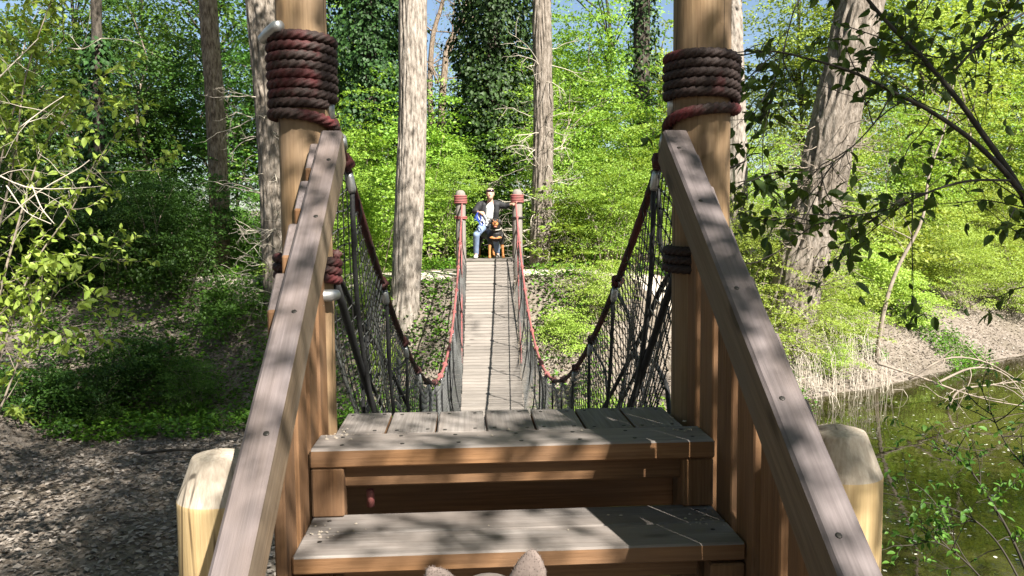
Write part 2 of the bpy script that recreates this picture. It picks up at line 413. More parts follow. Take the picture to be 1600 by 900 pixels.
board('back_beam', 2*HW+.02, .04, .245, (0, .36, -.19), st, [M['side']])
for sx in (-1, 1):
    for s in range(0, 3):
        board('support_block', .14, .06, .09, (sx*(HW-.045), -RUN*s+.035, -RISE*s-.055-.071), st, [M['side']], (0, math.pi/2, 0))
    # stringer
    o = board('stringer', 1.42, .045, .17, (sx*(HW-.06), -.44, -.66), st, [M['side']], (-0, 0, 0))
    o.rotation_euler = Matrix.Rotation(math.pi/2, 3, 'Z').to_euler(); o.rotation_euler = (Matrix.Rotation(math.pi/2, 3, 'Z') @ Matrix.Rotation(-ANG, 3, 'Y')).to_euler()
    # handrail
    y1, y2 = .295, -1.06
    L = (y1-y2)/math.cos(ANG); rw, rt = (.066 if sx < 0 else .078), .118
    c = Vector((sx*(HW-.002-rw/2), (y1+y2)/2, ZR+SLOPE*(y1+y2)/2)) + Vector((0, math.sin(ANG), -math.cos(ANG)))*(rt/2)
    o = board('handrail', L, rw, rt, c, st, [M['railside'], M['railtop']], (0, 0, 0), .007, key='rail'+str(sx))
    o.rotation_euler = (Matrix.Rotation(math.pi/2, 3, 'Z') @ Matrix.Rotation(-ANG, 3, 'Y')).to_euler()
    for q_ in (-.62, -.3, .05, .42, .7): screw(o, q_+.03*sx, .012*sx, rt/2)
    # balusters outside the rail
    y = .262; k = 0
    while y > (-.28 if sx < 0 else -.70):
        wd = .122; zt = ZR+SLOPE*y; top = zt-(.04 if sx < 0 else .062)
        
        zb = max(-.66, SLOPE*y-.42)
        V, me = [], None
        bm = bmesh.new(); th = .028
        pr = [(-wd/2, zb), (wd/2, zb), (wd/2, top+.018), (wd/2-.03, top+.022), (-wd/2, top-.062)]
        a = [bm.verts.new((zz, yy, -th/2)) for yy, zz in pr]; bb = [bm.verts.new((zz, yy, th/2)) for yy, zz in pr]
        n = len(pr); bm.faces.new(a); bm.faces.new(bb[::-1])
        for q in range(n): bm.faces.new((a[q], bb[q], bb[(q+1) % n], a[(q+1) % n]))
        bmesh.ops.recalc_face_normals(bm, faces=bm.faces[:]); bmesh.ops.bevel(bm, geom=list(bm.edges), offset=.004, segments=1, affect='EDGES')
        for f in bm.faces: f.material_index = 1 if f.normal.x > .5 else 0
        me = bpy.data.meshes.new('baluster'); bm.to_mesh(me); bm.free(); me.materials.append(M['side']); me.materials.append(M['railtop'])
        o = link('baluster', me, st)
        # local x->world z, local y->world y, local z-> world -x
        o.matrix_local = Matrix(((0, 0, -1, sx*(HW+.003+th/2)), (0, 1, 0, y), (1, 0, 0, 0), (0, 0, 0, 1)))
        y -= .166; k += 1
    for yy in (-.95, -.62, -.28, .05):
        zz = ZR+SLOPE*yy-.075
# newel posts: own tops chamfered
def newel(sx, y, ztop, rad, seed):
    H = 1.25
    prof = [(rad, 0), (rad, H-.125), (rad, H-.115), (rad*.992, H-.113), (rad*.975, H-.109), (rad*.64, H-.024), (rad*.60, H-.018), (rad*.55, H-.016), (rad*.1, H-.004)]
    prof = [(r, h) for r, h in prof]
    v, t, q = lathe(prof, 44, .006, seed, 'x')
    me = np_mesh('newel_post', v, t, q, M['newel'], True); me.materials.append(M['newel_top'])
    for p in me.polygons:
        if p.center.x > H-.112: p.material_index = 1
        if p.center.x > H-.0: pass
    o = link('newel_post', me, st)
    o.matrix_local = Matrix(((0, 0, -1, sx*(HW+.037+rad+.004)), (0, 1, 0, y), (1, 0, 0, ztop-H), (0, 0, 0, 1)))
    return o
newel(-1, -.37, .115, .092, 3); newel(1, -.46, .16, .096, 8)
# pink rope end under the landing
tb = Tubes().add([(-.42, .1, -.20), (-.42, .1, -.165), (-.421, .10, -.150)], .011, 12, lobes=4, twist=80)
tb2 = link('rope_end', tb.mesh('rope_end', M['rope_pink']), st)
#BRIDGE
# ------------------------------------------------------------------ bridge
Y0, Y1, SAG = .47, 14.12, 2.25
def deck_z(y):
    s = (y-Y0)/(Y1-Y0); return -.09 - 4*SAG*s*(1-s) + .03*s
def rope_z(y):
    s = (y-Y0)/(Y1-Y0); return .93 + .2*s - 4*2.02*s*(1-s)
br = tag(empty('rope_bridge', (0, Y0, -.1)), 'sagging suspension footbridge with grey plank deck, red hand ropes and wire netting', 'bridge')
br_off = Vector((0, -Y0, .1))
def bl(o):  # child of bridge authored in world coords
    o.location = o.location + br_off; return o
# deck planks
ys = []; y = Y0+.06
while y < Y1-.03:
    sl_ = (deck_z(y+.01)-deck_z(y-.01))/.02; ys.append((y, sl_)); y += .108/math.sqrt(1+sl_*sl_)
rng = random.Random(11)
for y, s_ in ys:
    o = board('deck_plank', .96, .092, .034, (rng.uniform(-.006, .006), y, deck_z(y)-.017), br, [M['deck']], (math.atan(s_), 0, rng.uniform(-.006, .006)), .005); bl(o)
yy = np.linspace(Y0-.05, Y1+.02, 240)
for sx in (-1, 1):
    # hand rope
    pts = [(sx*(.555+.02*math.sin(math.pi*(y-Y0)/(Y1-Y0))), y, rope_z(y)) for y in yy]
    tb = Tubes().add(pts, .0165, 10, lobes=4, twist=60)
    o = bl(link('hand_rope', tb.mesh('hand_rope', M['rope_dark']), br))
    o.data.materials.append(M['rope_pink'])
    ce = np.zeros(len(o.data.polygons)*3); o.data.polygons.foreach_get('center', ce); ce = ce.reshape(-1, 3)
    o.data.polygons.foreach_set('material_index', (ce[:, 1] > 5.6).astype(np.int32))  # shaded tone near, sunlit tone on the far stretch, by colour
    # deck edge ropes below the planks
    pts = [(sx*.46, y, deck_z(y)-.046) for y in yy]
    bl(link('deck_rope', Tubes().add(pts, .014, 8).mesh('deck_rope', M['rope_black']), br))
    pts = [(sx*(.52+.05), y, deck_z(y)+.46*(rope_z(y)-deck_z(y))) for y in yy[8:-4]]
    bl(link('side_rope', Tubes().add(pts, .0085, 7).mesh('side_rope', M['rope_black']), br))
    # lower side rope from the low coil on the post down to the deck edge
    for e0, e1, ya in ((0, 1, Y0-.02), (1, 0, Y1+.02)):
        pp = []
        for k in range(24):
            t = k/23; y = ya + (1 if e0 == 0 else -1)*t*3.2
            base = (.44 + (.1 if e0 else 0))*(1-t)**1.5
            z = (deck_z(min(max(y, Y0), Y1)) + .03 + base*1.18)
            pp.append((sx*(.575-.07*t), y, z))
        bl(link('side_rope', Tubes().add(pp, .015, 8).mesh('side_rope', M['rope_black'] if e0 == 0 else M['rope_pink']), br))
    # knots, clamps and hangers
    y = .62; k = 0
    while y < Y1-.3:
        rx = sx*(.555+.02*math.sin(math.pi*(y-Y0)/(Y1-Y0))); z = rope_z(y); sl_ = (rope_z(y+.05)-rope_z(y-.05))/.1
        tv = Vector((0, 1, sl_)).normalized(); far = y > 5.6
        ring = [Vector((rx, y, z)) + tv*(.02*(q/15-.5)*2) + (Vector((1, 0, 0))*math.cos(q*1.26) + tv.cross(Vector((1, 0, 0)))*math.sin(q*1.26))*.024 for q in range(16)]
        bl(link('knot', Tubes().add(ring, .011, 7).mesh('knot', M['rope_pink'] if far else M['rope_dark']), br))
        cp = Vector((rx-sx*.006, y+.03, z-.035)); cdn = Vector((-sx*.12, .22, -1)).normalized()
        cl = Tubes().add([cp, cp+cdn*.012, cp+cdn*.058, cp+cdn*.07], [.013, .0165, .0165, .012], 10)
        bl(link('clamp', cl.mesh('clamp', M['alu']), br))
        h0 = cp+cdn*.065; zd = deck_z(min(y+.55, Y1)); h1 = Vector((sx*.485, min(y+.55, Y1-.02), zd-.02)); pp = []
        for q in range(15):
            t = q/14; p_ = h0.lerp(h1, t); p_.y += .16*math.sin(math.pi*t)*(1-t)*(1 if k % 2 else .4) - .05*math.sin(2*math.pi*t); p_.x += sx*.035*math.sin(math.pi*t); p_.z += -.07*math.sin(math.pi*t); pp.append(p_)
        bl(link('hanger_rope', Tubes().add(pp, .0095, 7).mesh('hanger_rope', M['rope_black']), br))
        y += .93; k += 1
    # diamond wire net
    cw = .074; ncol = int((Y1-Y0)/cw); nrow = 26
    I, J = np.meshgrid(np.arange(ncol+1), np.arange(nrow+1), indexing='ij')
    def node(i, j):
        yv = Y0 + np.clip((i + .5*(j % 2))*cw, 0, Y1-Y0); v = j/nrow
        s = (yv-Y0)/(Y1-Y0); zd = -.10-4*SAG*s*(1-s)+.03*s; zr = .93+.2*s-4*2.02*s*(1-s)-.02
        wob = .035*np.sin(yv*2.3+v*3+sx)+.02*np.sin(yv*5.1+v*7)
        # between hangers the net's top edge droops
        zr = zr - .05*np.abs(np.sin((yv-.62)/.93*math.pi))
        return np.stack([sx*(.485+.07*v+(.075+wob)*np.sin(math.pi*v)), yv, zd+(zr-zd)*v + .008*np.sin(yv*9+j)], -1)
    A, B = [], []
    for j in range(nrow):
        i_ = np.arange(ncol); a = node(i_, j)
        if j % 2 == 0: n1_, n2_ = node(i_, j+1), node(np.maximum(i_-1, 0), j+1)
        else: n1_, n2_ = node(i_+1, j+1), node(i_, j+1)
        A += [a, a]; B += [n1_, n2_]
    A = np.concatenate(A); B = np.concatenate(B); ok = np.linalg.norm(A-B, axis=1) > .01
    o = bl(link('wire_net', segs_mesh('wire_net', A[ok], B[ok], .0029, M['wire']), br)); tag(o, kind='stuff')
    # dark ferrules on the crossings of the first metres
    A2 = []
    for j in range(nrow+1):
        a = node(np.arange(0, 50), j); A2.append(a)
    A2 = np.concatenate(A2)
    o = bl(link('net_ferrules', segs_mesh('net_ferrules', A2-np.array([0, .008, 0]), A2+np.array([0, .008, 0]), .0055, M['ferrule'], 4), br)); tag(o, kind='stuff')
    # lacing that ties the net to the hand rope
    pp = [(sx*(.562+.022*math.cos(q*.9)), Y0+.2+q*.05, rope_z(Y0+.2+q*.05)-.02+.022*math.sin(q*.9)) for q in range(int((Y1-Y0-.4)/.05))]
    bl(link('lacing_cord', Tubes().add(pp, .003, 4).mesh('lacing_cord', M['rope_black']), br))

# slack black ropes looping beside the near posts
def side_pt(px, py, sx):
    d = .60*F_PX/abs(px-785); return at(px, py, d)
for sx, lst, r in ((1, [(1020, 268), (1031, 312), (1030, 385), (1046, 412), (1058, 420)], .010), (1, [(1050, 425), (1032, 450), (1000, 530), (950, 625), (935, 650)], .011),
                   (1, [(957, 445), (985, 495), (994, 560), (1012, 650)], .009), (1, [(990, 558), (1020, 562), (1042, 600), (1047, 655)], .009), (1, [(918, 530), (945, 575), (950, 625)], .008),
                   (-1, [(525, 425), (540, 455), (560, 500), (600, 560), (640, 640)], .012), (-1, [(600, 440), (580, 470), (572, 540), (580, 600), (572, 655)], .010), (-1, [(578, 480), (566, 560), (568, 655)], .009),
                   (-1, [(637, 525), (634, 565), (612, 582), (590, 585)], .008), (-1, [(662, 565), (650, 600), (625, 620)], .008)):
    C3 = np.array([tuple(side_pt(x, y, sx)) for x, y in lst]); kk = np.linspace(0, len(lst)-1, 22)
    P3 = np.stack([np.interp(kk, np.arange(len(lst)), C3[:, q]) for q in range(3)], 1)
    for _ in range(3): P3[1:-1] = .25*P3[:-2]+.5*P3[1:-1]+.25*P3[2:]
    bl(link('slack_rope', Tubes().add(P3, r, 8).mesh('slack_rope', M['rope_black']), br))

# posts with rope coils
def bridge_post(x, y, rad, ztop, zbase, coils, label, seed, tail=None, fine=True, mat='post'):
    root = tag(empty('bridge_post', (x, y, zbase)), label, 'post', 'posts carrying the rope bridge')
    H = ztop-zbase
    v, t, q = lathe([(rad*1.02, 0), (rad*1.01, H*.3), (rad, H*.6), (rad*.99, H-.09), (rad*.9, H-.05), (rad*.6, H-.012), (rad*.2, H)], 48 if fine else 24, .006, seed, 'x')
    p = link('shaft', np_mesh('shaft', v, t, q, M[mat], True), root)
    p.matrix_local = Matrix(((0, 0, -1, 0), (0, 1, 0, 0), (1, 0, 0, 0), (0, 0, 0, 1)))
    rg = random.Random(seed)
    for (z0, z1, turns, rr, a0, cmat) in coils:
        n = int(turns*(150 if fine else 24)); pts = []
        wob = [rg.uniform(-.004, .004) for _ in range(int(turns)+3)]
        for k in range(n+1):
            tt = k/n; a = a0 + tt*turns*2*math.pi; tn = tt*turns; i_ = int(tn); fr = tn-i_
            step = (i_ + sst(.75, 1.0, fr))/turns
            R = rad + rr*1.02 + abs(wob[i_]*(1-fr)+wob[i_+1]*fr)
            pts.append((R*math.cos(a), R*math.sin(a), z0 + (z1-z0)*(.5*step+.5*tt) - zbase + wob[i_]*.6*(1-fr)+wob[i_+1]*.6*fr))
        c = link('rope_coil', Tubes().add(pts, rr, 20 if fine else 6, lobes=5 if fine else 0, twist=52, depth=.3).mesh('rope_coil', M[cmat]), root)
    return root
LPX, RPX, PY = -.640, .634, .375
pl = bridge_post(LPX, PY, .079, 1.44, -2.3, [(1.205, .992, 7.5, .0142, 2.6, 'rope'), (.53, .43, 3.6, .0140, 0.3, 'rope')], 'round timber post wrapped in nine turns of maroon rope at left handrail', 2)
pr_ = bridge_post(RPX, PY, .091, 1.56, -2.6, [(1.155, 1.01, 5.0, .0145, 0.4, 'rope'), (.54, .45, 3.2, .0140, 0.3, 'rope')], 'thick round timber post wrapped in six turns of maroon rope at right handrail', 4)
# clamps on coils + tails to the hand rope
def post_part(root, name, mesh):
    o = link(name, mesh, root); o.location = -Vector(root.location); return o
c0 = Vector((LPX-.085, PY-.06, 1.215))
post_part(pl, 'rope_clamp', Tubes().add([c0+Vector((-.03, .03, -.012)), c0, c0+Vector((.03, -.028, .012)), c0+Vector((.045, -.04, .012))], [.015, .019, .019, .016], 12).mesh('clamp', M['alu']))
post_part(pl, 'rope_clamp', Tubes().add([Vector((LPX+.02, PY-.105, .405)), Vector((LPX+.085, PY-.075, .405)), Vector((LPX+.1, PY-.05, .405))], [.018, .019, .016], 12).mesh('clamp', M['alu']))
post_part(pl, 'rope_clamp', Tubes().add([Vector((LPX+.055, PY-.096, .375)), Vector((LPX+.055, PY-.112, .375))], [.013, .012], 10).mesh('clamp', M['alu']))
for root, sx, px, rad, zc in ((pl, 1, LPX, .079, .975), (pr_, -1, RPX, .091, .985)):
    pp = []; rr_ = rad+.0165
    for q in range(130):      # last turn across the front of the post, sinking towards the bridge side
        t = q/129; an = (math.pi-.7+t*(1.05*math.pi+.7)) if sx > 0 else (.7-t*(1.05*math.pi+.7))
        pp.append(Vector((px+rr_*math.cos(an), PY+rr_*math.sin(an), zc-.002-.045*t**3)))
    e0 = pp[-1]; tv_ = (pp[-1]-pp[-2]).normalized(); d_ = Vector((-sx*.555, Y0+.06, rope_z(Y0+.06))); b_ = e0+tv_*.05; c_ = d_+Vector((0, -.05, .045))
    for q in range(1, 31):
        t = q/30; pp.append((1-t)**3*e0 + 3*(1-t)**2*t*b_ + 3*(1-t)*t*t*c_ + t**3*d_)
    post_part(root, 'rope_tail', Tubes().add(pp, .0155, 20, lobes=5, twist=52, depth=.3).mesh('rope_tail', M['rope']))
    e = Vector((-sx*.552, Y0+.045, rope_z(Y0+.045)))
    post_part(root, 'rope_clamp', Tubes().add([e+Vector((0, -.015, .012)), e+Vector((0, .02, -.016))], [.023, .023], 12).mesh('clamp', M['alu']))
    # steel tube pin behind the coil
    e = Vector((px+sx*(rad-.006), PY+.03, zc+.03))
    post_part(root, 'pin', Tubes().add([e+Vector((0, 0, -.05)), e+Vector((0, 0, .035))], [.02, .02], 12).mesh('pin', M['alu']))
FPX, FPY = .585, 14.25
bridge_post(-FPX-.005, FPY, .105, 1.43, -1.2, [(1.31, 1.14, 5, .018, 2, 'rope_pink'), (.88, .82, 2, .018, 2, 'rope_pink')], 'far left bridge post with five turns of rope coloured as sunlit red, beside crouching man', 6, fine=False, mat='deck')
bridge_post(FPX, FPY, .105, 1.44, -1.2, [(1.32, 1.15, 5, .018, 2, 'rope_pink'), (.86, .84, 1, .018, 2, 'rope_black')], 'far right bridge post touched by the man, wrapped in rope coloured as sunlit red', 7, fine=False, mat='deck')
# far landing
fl = tag(empty('far_landing', (0, 14.15, -.4)), 'grey plank landing at the far end of the bridge under man and dog', 'platform')
for k in range(6):
    o = board('landing_plank', 1.0, .142, .045, (0, .08+k*.147, .3775), fl, [M['deck']])
board('front_beam', .98, .05, .12, (0, .045, .29), fl, [M['deck']])
for sx in (-1, 1): board('side_beam', .85, .05, .14, (sx*.44, .5, .283), fl, [M['deck']], (0, 0, math.pi/2))
for sx in (-1, 1):
    board('leg', .7, .09, .09, (sx*.44, .8, -.14), fl, [M['deck']], (0, math.pi/2, 0))
for k in (1, 2):
    board('step_plank', 1.0, .26, .045, (0, .9+.26*k-.1, .3775-.17*k), fl, [M['deck']])
#TREES
# ------------------------------------------------------------------ vegetation helpers
def resample(ctrl, n):
    C = np.array([tuple(c) for c in ctrl], dtype=float); k = len(C)
    if k == 2: return C[0]+(C[1]-C[0])*np.linspace(0, 1, n)[:, None]
    P = np.vstack([2*C[0]-C[1], C, 2*C[-1]-C[-2]]); out = []
    for u in np.linspace(0, k-1-1e-6, n):
        i = int(u); t = u-i; p0, p1, p2, p3 = P[i], P[i+1], P[i+2], P[i+3]
        out.append(.5*((2*p1)+(-p0+p2)*t+(2*p0-5*p1+4*p2-p3)*t*t+(-p0+3*p1-3*p2+p3)*t**3))
    return np.array(out)
def trunk_mesh(name, ctrl, radii, mat, sides=56, step=.07, amp=.02, seed=0, fa=9.0, fz=1.5):
    L = sum((Vector(ctrl[i+1])-Vector(ctrl[i])).length for i in range(len(ctrl)-1)); n = max(8, int(L/step))
    P = resample(ctrl, n); r = np.interp(np.linspace(0, 1, n), np.linspace(0, 1, len(radii)), radii)
    V = np.zeros((n, sides, 3)); a = np.arange(sides)*2*math.pi/sides; ca, sa = np.cos(a), np.sin(a)
    for i in range(n):
        z = P[i, 2]; R = r[i]
        for k in range(sides):
            q = Vector((ca[k]*R*fa+seed*7, sa[k]*R*fa, z*fz)); d = 1-abs(mnoise.noise(q))*2.4
            d2 = mnoise.noise(Vector((ca[k]*2+seed, sa[k]*2, z*.5)))
            rr = R*(1+.05*d2)+amp*(d-.4)
            V[i, k] = (P[i, 0]+ca[k]*rr, P[i, 1]+sa[k]*rr, z)
    i, j = np.meshgrid(np.arange(n-1), np.arange(sides), indexing='ij'); j2 = (j+1) % sides
    Q = np.stack([i*sides+j, i*sides+j2, (i+1)*sides+j2, (i+1)*sides+j], -1).reshape(-1, 4)
    return np_mesh(name, V.reshape(-1, 3), None, Q, mat, True)
def grow(tb, rng, p, d, L, r, depth, sides=4, curve=.35, split=3, up=.0, tips=None):
    p = Vector(p); d = Vector(d).normalized(); pts = [p.copy()]; n = 5
    for k in range(n):
        d = (d + Vector((rng.gauss(0, curve*.4), rng.gauss(0, curve*.4), rng.gauss(0, curve*.4)+up*.2))).normalized()
        p = p + d*(L/n); pts.append(p.copy())
    tb.add(pts, [r*(1-.65*k/n) for k in range(n+1)], sides, cap=False)
    if tips is not None and depth <= 1: tips.extend([(q, d.copy()) for q in pts[2:]])
    if depth > 0:
        for k in range(split):
            q = rng.randint(2, n); dd = (d + Vector((rng.gauss(0, .7), rng.gauss(0, .7), rng.gauss(0, .5)))).normalized()
            grow(tb, rng, pts[q], dd, L*rng.uniform(.4, .65), r*.5, depth-1, max(3, sides-1), curve, split, up, tips)
def crown_arrays(seed, ncl, per, ext, leaf, spray, zc=0.0, shell=.45, flat=.28, lw=.62, zmin=None, jag=.35):
    """leaf sprays spread through an uneven ellipsoid"""
    g = np.random.default_rng(seed); rs = random.Random(seed)
    dirs = unit(g.normal(size=(ncl, 3))); rad = g.random(ncl)**shell
    bump = np.array([1+jag*mnoise.noise(Vector(d*1.7)+Vector((seed*3.1, 0, 0)))*1.6 for d in dirs])
    C = dirs*rad[:, None]*bump[:, None]*np.array(ext)+np.array([0, 0, zc])
    if zmin is not None:
        C[:, 2] = np.where(C[:, 2] < zmin, zmin + (zmin-C[:, 2])*.4, C[:, 2])
    out = dirs.copy(); out[:, 2] *= .25; out = unit(out)
    size = spray*(.6+.8*g.random(ncl)); cnt = np.maximum(4, (per*(.5+g.random(ncl))).astype(int))
    idx = np.repeat(np.arange(ncl), cnt); n = len(idx)
    off = g.normal(size=(n, 3))*size[idx][:, None]*np.array([.6, .6, .6*flat])
    tilt = unit(g.normal(size=(ncl, 3))*.28+np.array([0, 0, 1]))+out*.35   # spray plane normal leans outward
    tilt = unit(tilt)
    off -= tilt[idx]*np.sum(off*tilt[idx], 1, keepdims=True)*(1-flat)
    P = C[idx]+off
    D = unit(off*np.array([1, 1, .3])/size[idx][:, None]+out[idx]*.5+g.normal(size=(n, 3))*.45+np.array([0, 0, -.12]))
    N = unit(tilt[idx]+g.normal(size=(n, 3))*.38)
    Lf = leaf*(.55+.75*g.random(n))
    return leaf_arrays(P, D, N, Lf, Lf*lw), C
def stems_mesh(name, C, seed, r, mat, zbase=0, count=16, spread=.25, forkz=.25):
    rg = random.Random(seed); tb = Tubes(); pick = rg.sample(range(len(C)), min(count, len(C)))
    for k in pick:
        e = Vector(C[k]); b_ = Vector((rg.gauss(0, spread), rg.gauss(0, spread), zbase)); m = b_.lerp(e, .45) + Vector((rg.gauss(0, .12), rg.gauss(0, .12), .15*e.z))
        tb.add(resample([b_, m, e], 8), list(np.linspace(r*rg.uniform(.6, 1.1), r*.15, 8)), 5, cap=False)
    return tb.mesh(name, mat)
protos = {}
def shrub_proto(key, seed, ncl, per, ext, leaf, spray, zc, mat, **kw):
    (v, t), C = crown_arrays(seed, ncl, per, ext, leaf, spray, zc, zmin=.12, **kw)
    protos[key] = (np_mesh(key, v, t, None, M[mat]), stems_mesh(key+'_stems', C, seed, .022, M['twig']))
shrub_proto('A', 1, 190, 62, (1.5, 1.5, 1.45), .075, .34, 1.45, 'leaf_bright')
shrub_proto('B', 2, 170, 62, (1.7, 1.7, 1.25), .080, .36, 1.2, 'leaf_bright')
shrub_proto('C', 3, 210, 60, (1.35, 1.35, 2.1), .078, .34, 2.0, 'leaf_bright')
shrub_proto('D', 4, 150, 56, (1.6, 1.6, 1.1), .085, .36, 1.0, 'leaf_bright', jag=.5)
shrub_proto('E', 5, 130, 40, (1.5, 1.5, 1.3), .125, .40, 1.2, 'leaf_bright', jag=.5)
shrub_proto('F', 6, 240, 95, (1.5, 1.5, 1.7), .052, .30, 1.6, 'leaf_bright', jag=.5)
def tree_proto(key, seed, ncl, per, ext, leaf, spray, zc, H, r, mat, bark='twig', **kw):
    (v, t), C = crown_arrays(seed, ncl, per, ext, leaf, spray, zc, **kw)
    rg = random.Random(seed); tb = Tubes()
    spine = resample([(0, 0, -.4), (rg.gauss(0, .15), rg.gauss(0, .15), H*.35), (rg.gauss(0, .3), rg.gauss(0, .3), H*.7), (rg.gauss(0, .3), rg.gauss(0, .3), H)], 16)
    tb.add(spine, list(np.linspace(r, r*.25, 16)), 8, cap=False)
    for k in rg.sample(range(len(C)), min(26, len(C))):
        e = Vector(C[k]); i_ = min(14, max(3, int(16*(e.z/H)*.75))); b_ = Vector(spine[i_])
        m = b_.lerp(e, .5)+Vector((0, 0, .2)); tb.add(resample([b_, m, e], 7), list(np.linspace(r*.32, r*.06, 7)), 5, cap=False)
    protos[key] = (np_mesh(key, v, t, None, M[mat]), tb.mesh(key+'_trunk', M[bark]))
tree_proto('T1', 21, 260, 56, (2.4, 2.4, 2.9), .10, .50, 3.6, 5.4, .07, 'leaf_bright', jag=.45)
tree_proto('T2', 22, 200, 46, (2.0, 2.0, 3.3), .135, .48, 4.0, 6.2, .08, 'leaf_bright', jag=.5)
tree_proto('U1', 23, 260, 50, (3.4, 3.4, 4.6), .15, .75, 7.5, 11, .14, 'leaf_bright', 'bark_dark', jag=.6)
tree_proto('U2', 24, 230, 50, (3.0, 3.0, 5.2), .15, .75, 8.0, 12, .15, 'leaf_bright', 'bark_dark', jag=.6)
def place(kind, name, key, loc, sc, rz, mat, label, cat, group=None, sz=None):
    root = tag(empty(name, loc, rz), label, cat, group); s3 = (sc, sc, sz or sc)
    f = link('foliage' if name != 'young_tree' and name != 'tall_tree' else 'crown', protos[key][0], root); f.scale = s3
    t = link('stems' if name == 'shrub' else 'trunk', protos[key][1], root); t.scale = s3
    if mat:
        f.material_slots[0].link = 'OBJECT'; f.material_slots[0].material = M[mat]
    return root
def ground_at(px, d):
    p = at(px, 359, d); return Vector((p.x, p.y, gh(p.x, p.y)))
def shrub(px, d, sc, key, mat, label, group=None, sz=None, dz=-.05):
    l = ground_at(px, d); return place('s', 'shrub', key, (l.x, l.y, l.z+dz), sc, (px*1.7) % 6.28, mat, label, 'shrub', group, sz)
def ytree(px, d, sc, key, mat, label, group=None, sz=None):
    l = ground_at(px, d); return place('t', 'young_tree', key, (l.x, l.y, l.z-.05), sc, (px*2.3) % 6.28, mat, label, 'tree', group, sz)

# --- front thicket on the far bank
GR = 'shrubs on the far bank'
shrub(-40, 15.5, 1.15, 'C', 'leaf_mid', 'shaded shrub at the water-worn left end of the far bank', GR)
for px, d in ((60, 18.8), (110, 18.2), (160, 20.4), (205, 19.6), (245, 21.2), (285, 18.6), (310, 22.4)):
    shrub(px, d, 1.0, 'ABD'[px % 3], 'leaf_shade', 'shrub coloured dark for the deep shade left of the slender brown trunk', 'shaded shrubs left of the brown trunk')
for px, d in ((375, 21.5), (430, 20.2)):
    shrub(px, d, .8, 'AD'[px % 2], 'leaf_mid', 'low shrub between the brown trunk and the gnarled twiggy trunk', 'low shrubs by the gnarled trunk')
for px, d, k, s in ((520, 17.5, 'F', .95), (575, 18.4, 'E', 1.0), (545, 21, 'C', 1.15)):
    shrub(px, d, s, k, 'leaf_bright', 'bright green shrub left of the pale straight trunk', 'bright shrubs beside the pale trunk')
for px, d, k, s in ((690, 19.8, 'F', .95), (665, 21.5, 'C', 1.25)):
    shrub(px, d, s, k, 'leaf_bright', 'fresh green shrub between pale straight trunk and far bridge posts', 'shrubs between pale trunk and posts')
for px, d, k, s in ((745, 21.5, 'E', 1.0), (800, 21.0, 'A', .95)):
    shrub(px, d, s, k, 'leaf_shade', 'shrub with shade-darkened leaf colour directly behind the crouching man', 'shrubs behind the man')
for px, d, k, s in ((900, 18.5, 'E', .9), (955, 17.8, 'F', .85), (1000, 19.5, 'C', 1.0), (890, 21, 'T1', .8)):
    (ytree if k[0] == 'T' else shrub)(px, d, s, k, 'leaf_bright', 'sunlit shrub growing right of the twiggy upright trunk' if k[0] != 'T' else 'young tree rising right of the twiggy upright trunk', 'sunlit shrubs right of twiggy trunk' if k[0] != 'T' else None)
for px, d, k, sc in ((60, 12.6, 'E', .5), (130, 13.4, 'B', .5), (215, 14.4, 'E', .55), (290, 14.0, 'A', .42), (350, 15.4, 'E', .5), (175, 16.4, 'F', .6)):
    shrub(px, d, sc, k, 'leaf_shade' if px < 280 else 'leaf_mid', 'low dark shrub on the shaded bank above the dry creek bed' if px < 280 else 'low green shrub on the bank in front of the brown trunk', 'low shrubs on the shaded bank' if px < 280 else 'low shrubs before the brown trunk')
for px, d, k, sc in ((1265, 17.6, 'F', .62), (1325, 18.8, 'B', .6), (1300, 17.2, 'D', .4), (1420, 21.2, 'D', .75), (1500, 23.2, 'F', .8), (1580, 24.5, 'B', .85)):
    shrub(px, d, sc, k, 'leaf_sunlit_lime', 'small lime shrub spilling over the dry brush at the pond edge' if px < 1400 else 'low lime shrub on the pale litter slope above the pond', 'small shrubs over the dry brush' if px < 1400 else 'low shrubs on the litter slope')
for px, d, k, sc in ((40, 15.6, 'F', .8), (105, 16.2, 'E', .8), (230, 17.0, 'F', .8), (265, 16.2, 'E', .62)):
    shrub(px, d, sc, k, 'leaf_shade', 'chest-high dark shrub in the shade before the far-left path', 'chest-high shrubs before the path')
shrub(1195, 16.6, .72, 'B', 'leaf_sunlit_lime', 'bright low shrub behind the thick right post at the pond bank')
shrub(470, 16.6, .55, 'D', 'leaf_bright', 'small bright shrub on the bank behind the left handrail')
shrub(565, 15.6, .5, 'B', 'leaf_bright', 'small bright shrub on the bank seen past the left net')
shrub(600, 14.6, .3, 'D', 'leaf_sunlit_lime', 'knee-high shrub at the foot of the pale straight trunk')
shrub(935, 15.4, .5, 'A', 'leaf_sunlit_lime', 'waist-high yellowish shrub on the far bank right of the twiggy trunk')
shrub(885, 15.0, .42, 'D', 'leaf_sunlit_lime', 'small low shrub on the bank right of the hand rope')
shrub(905, 12.6, .5, 'B', 'leaf_bright', 'knee-high green shrub below the right net, beside the creek')
shrub(985, 11.6, .62, 'E', 'leaf_bright', 'leafy shrub growing up behind the right-hand wire net')
for px, d, k, s in ((1180, 18.0, 'F', .95), (1235, 19, 'B', 1.0)):
    shrub(px, d, s, k, 'leaf_sunlit_lime', 'yellow-green shrub at the foot of the leaning trunk', 'shrubs at foot of leaning trunk')
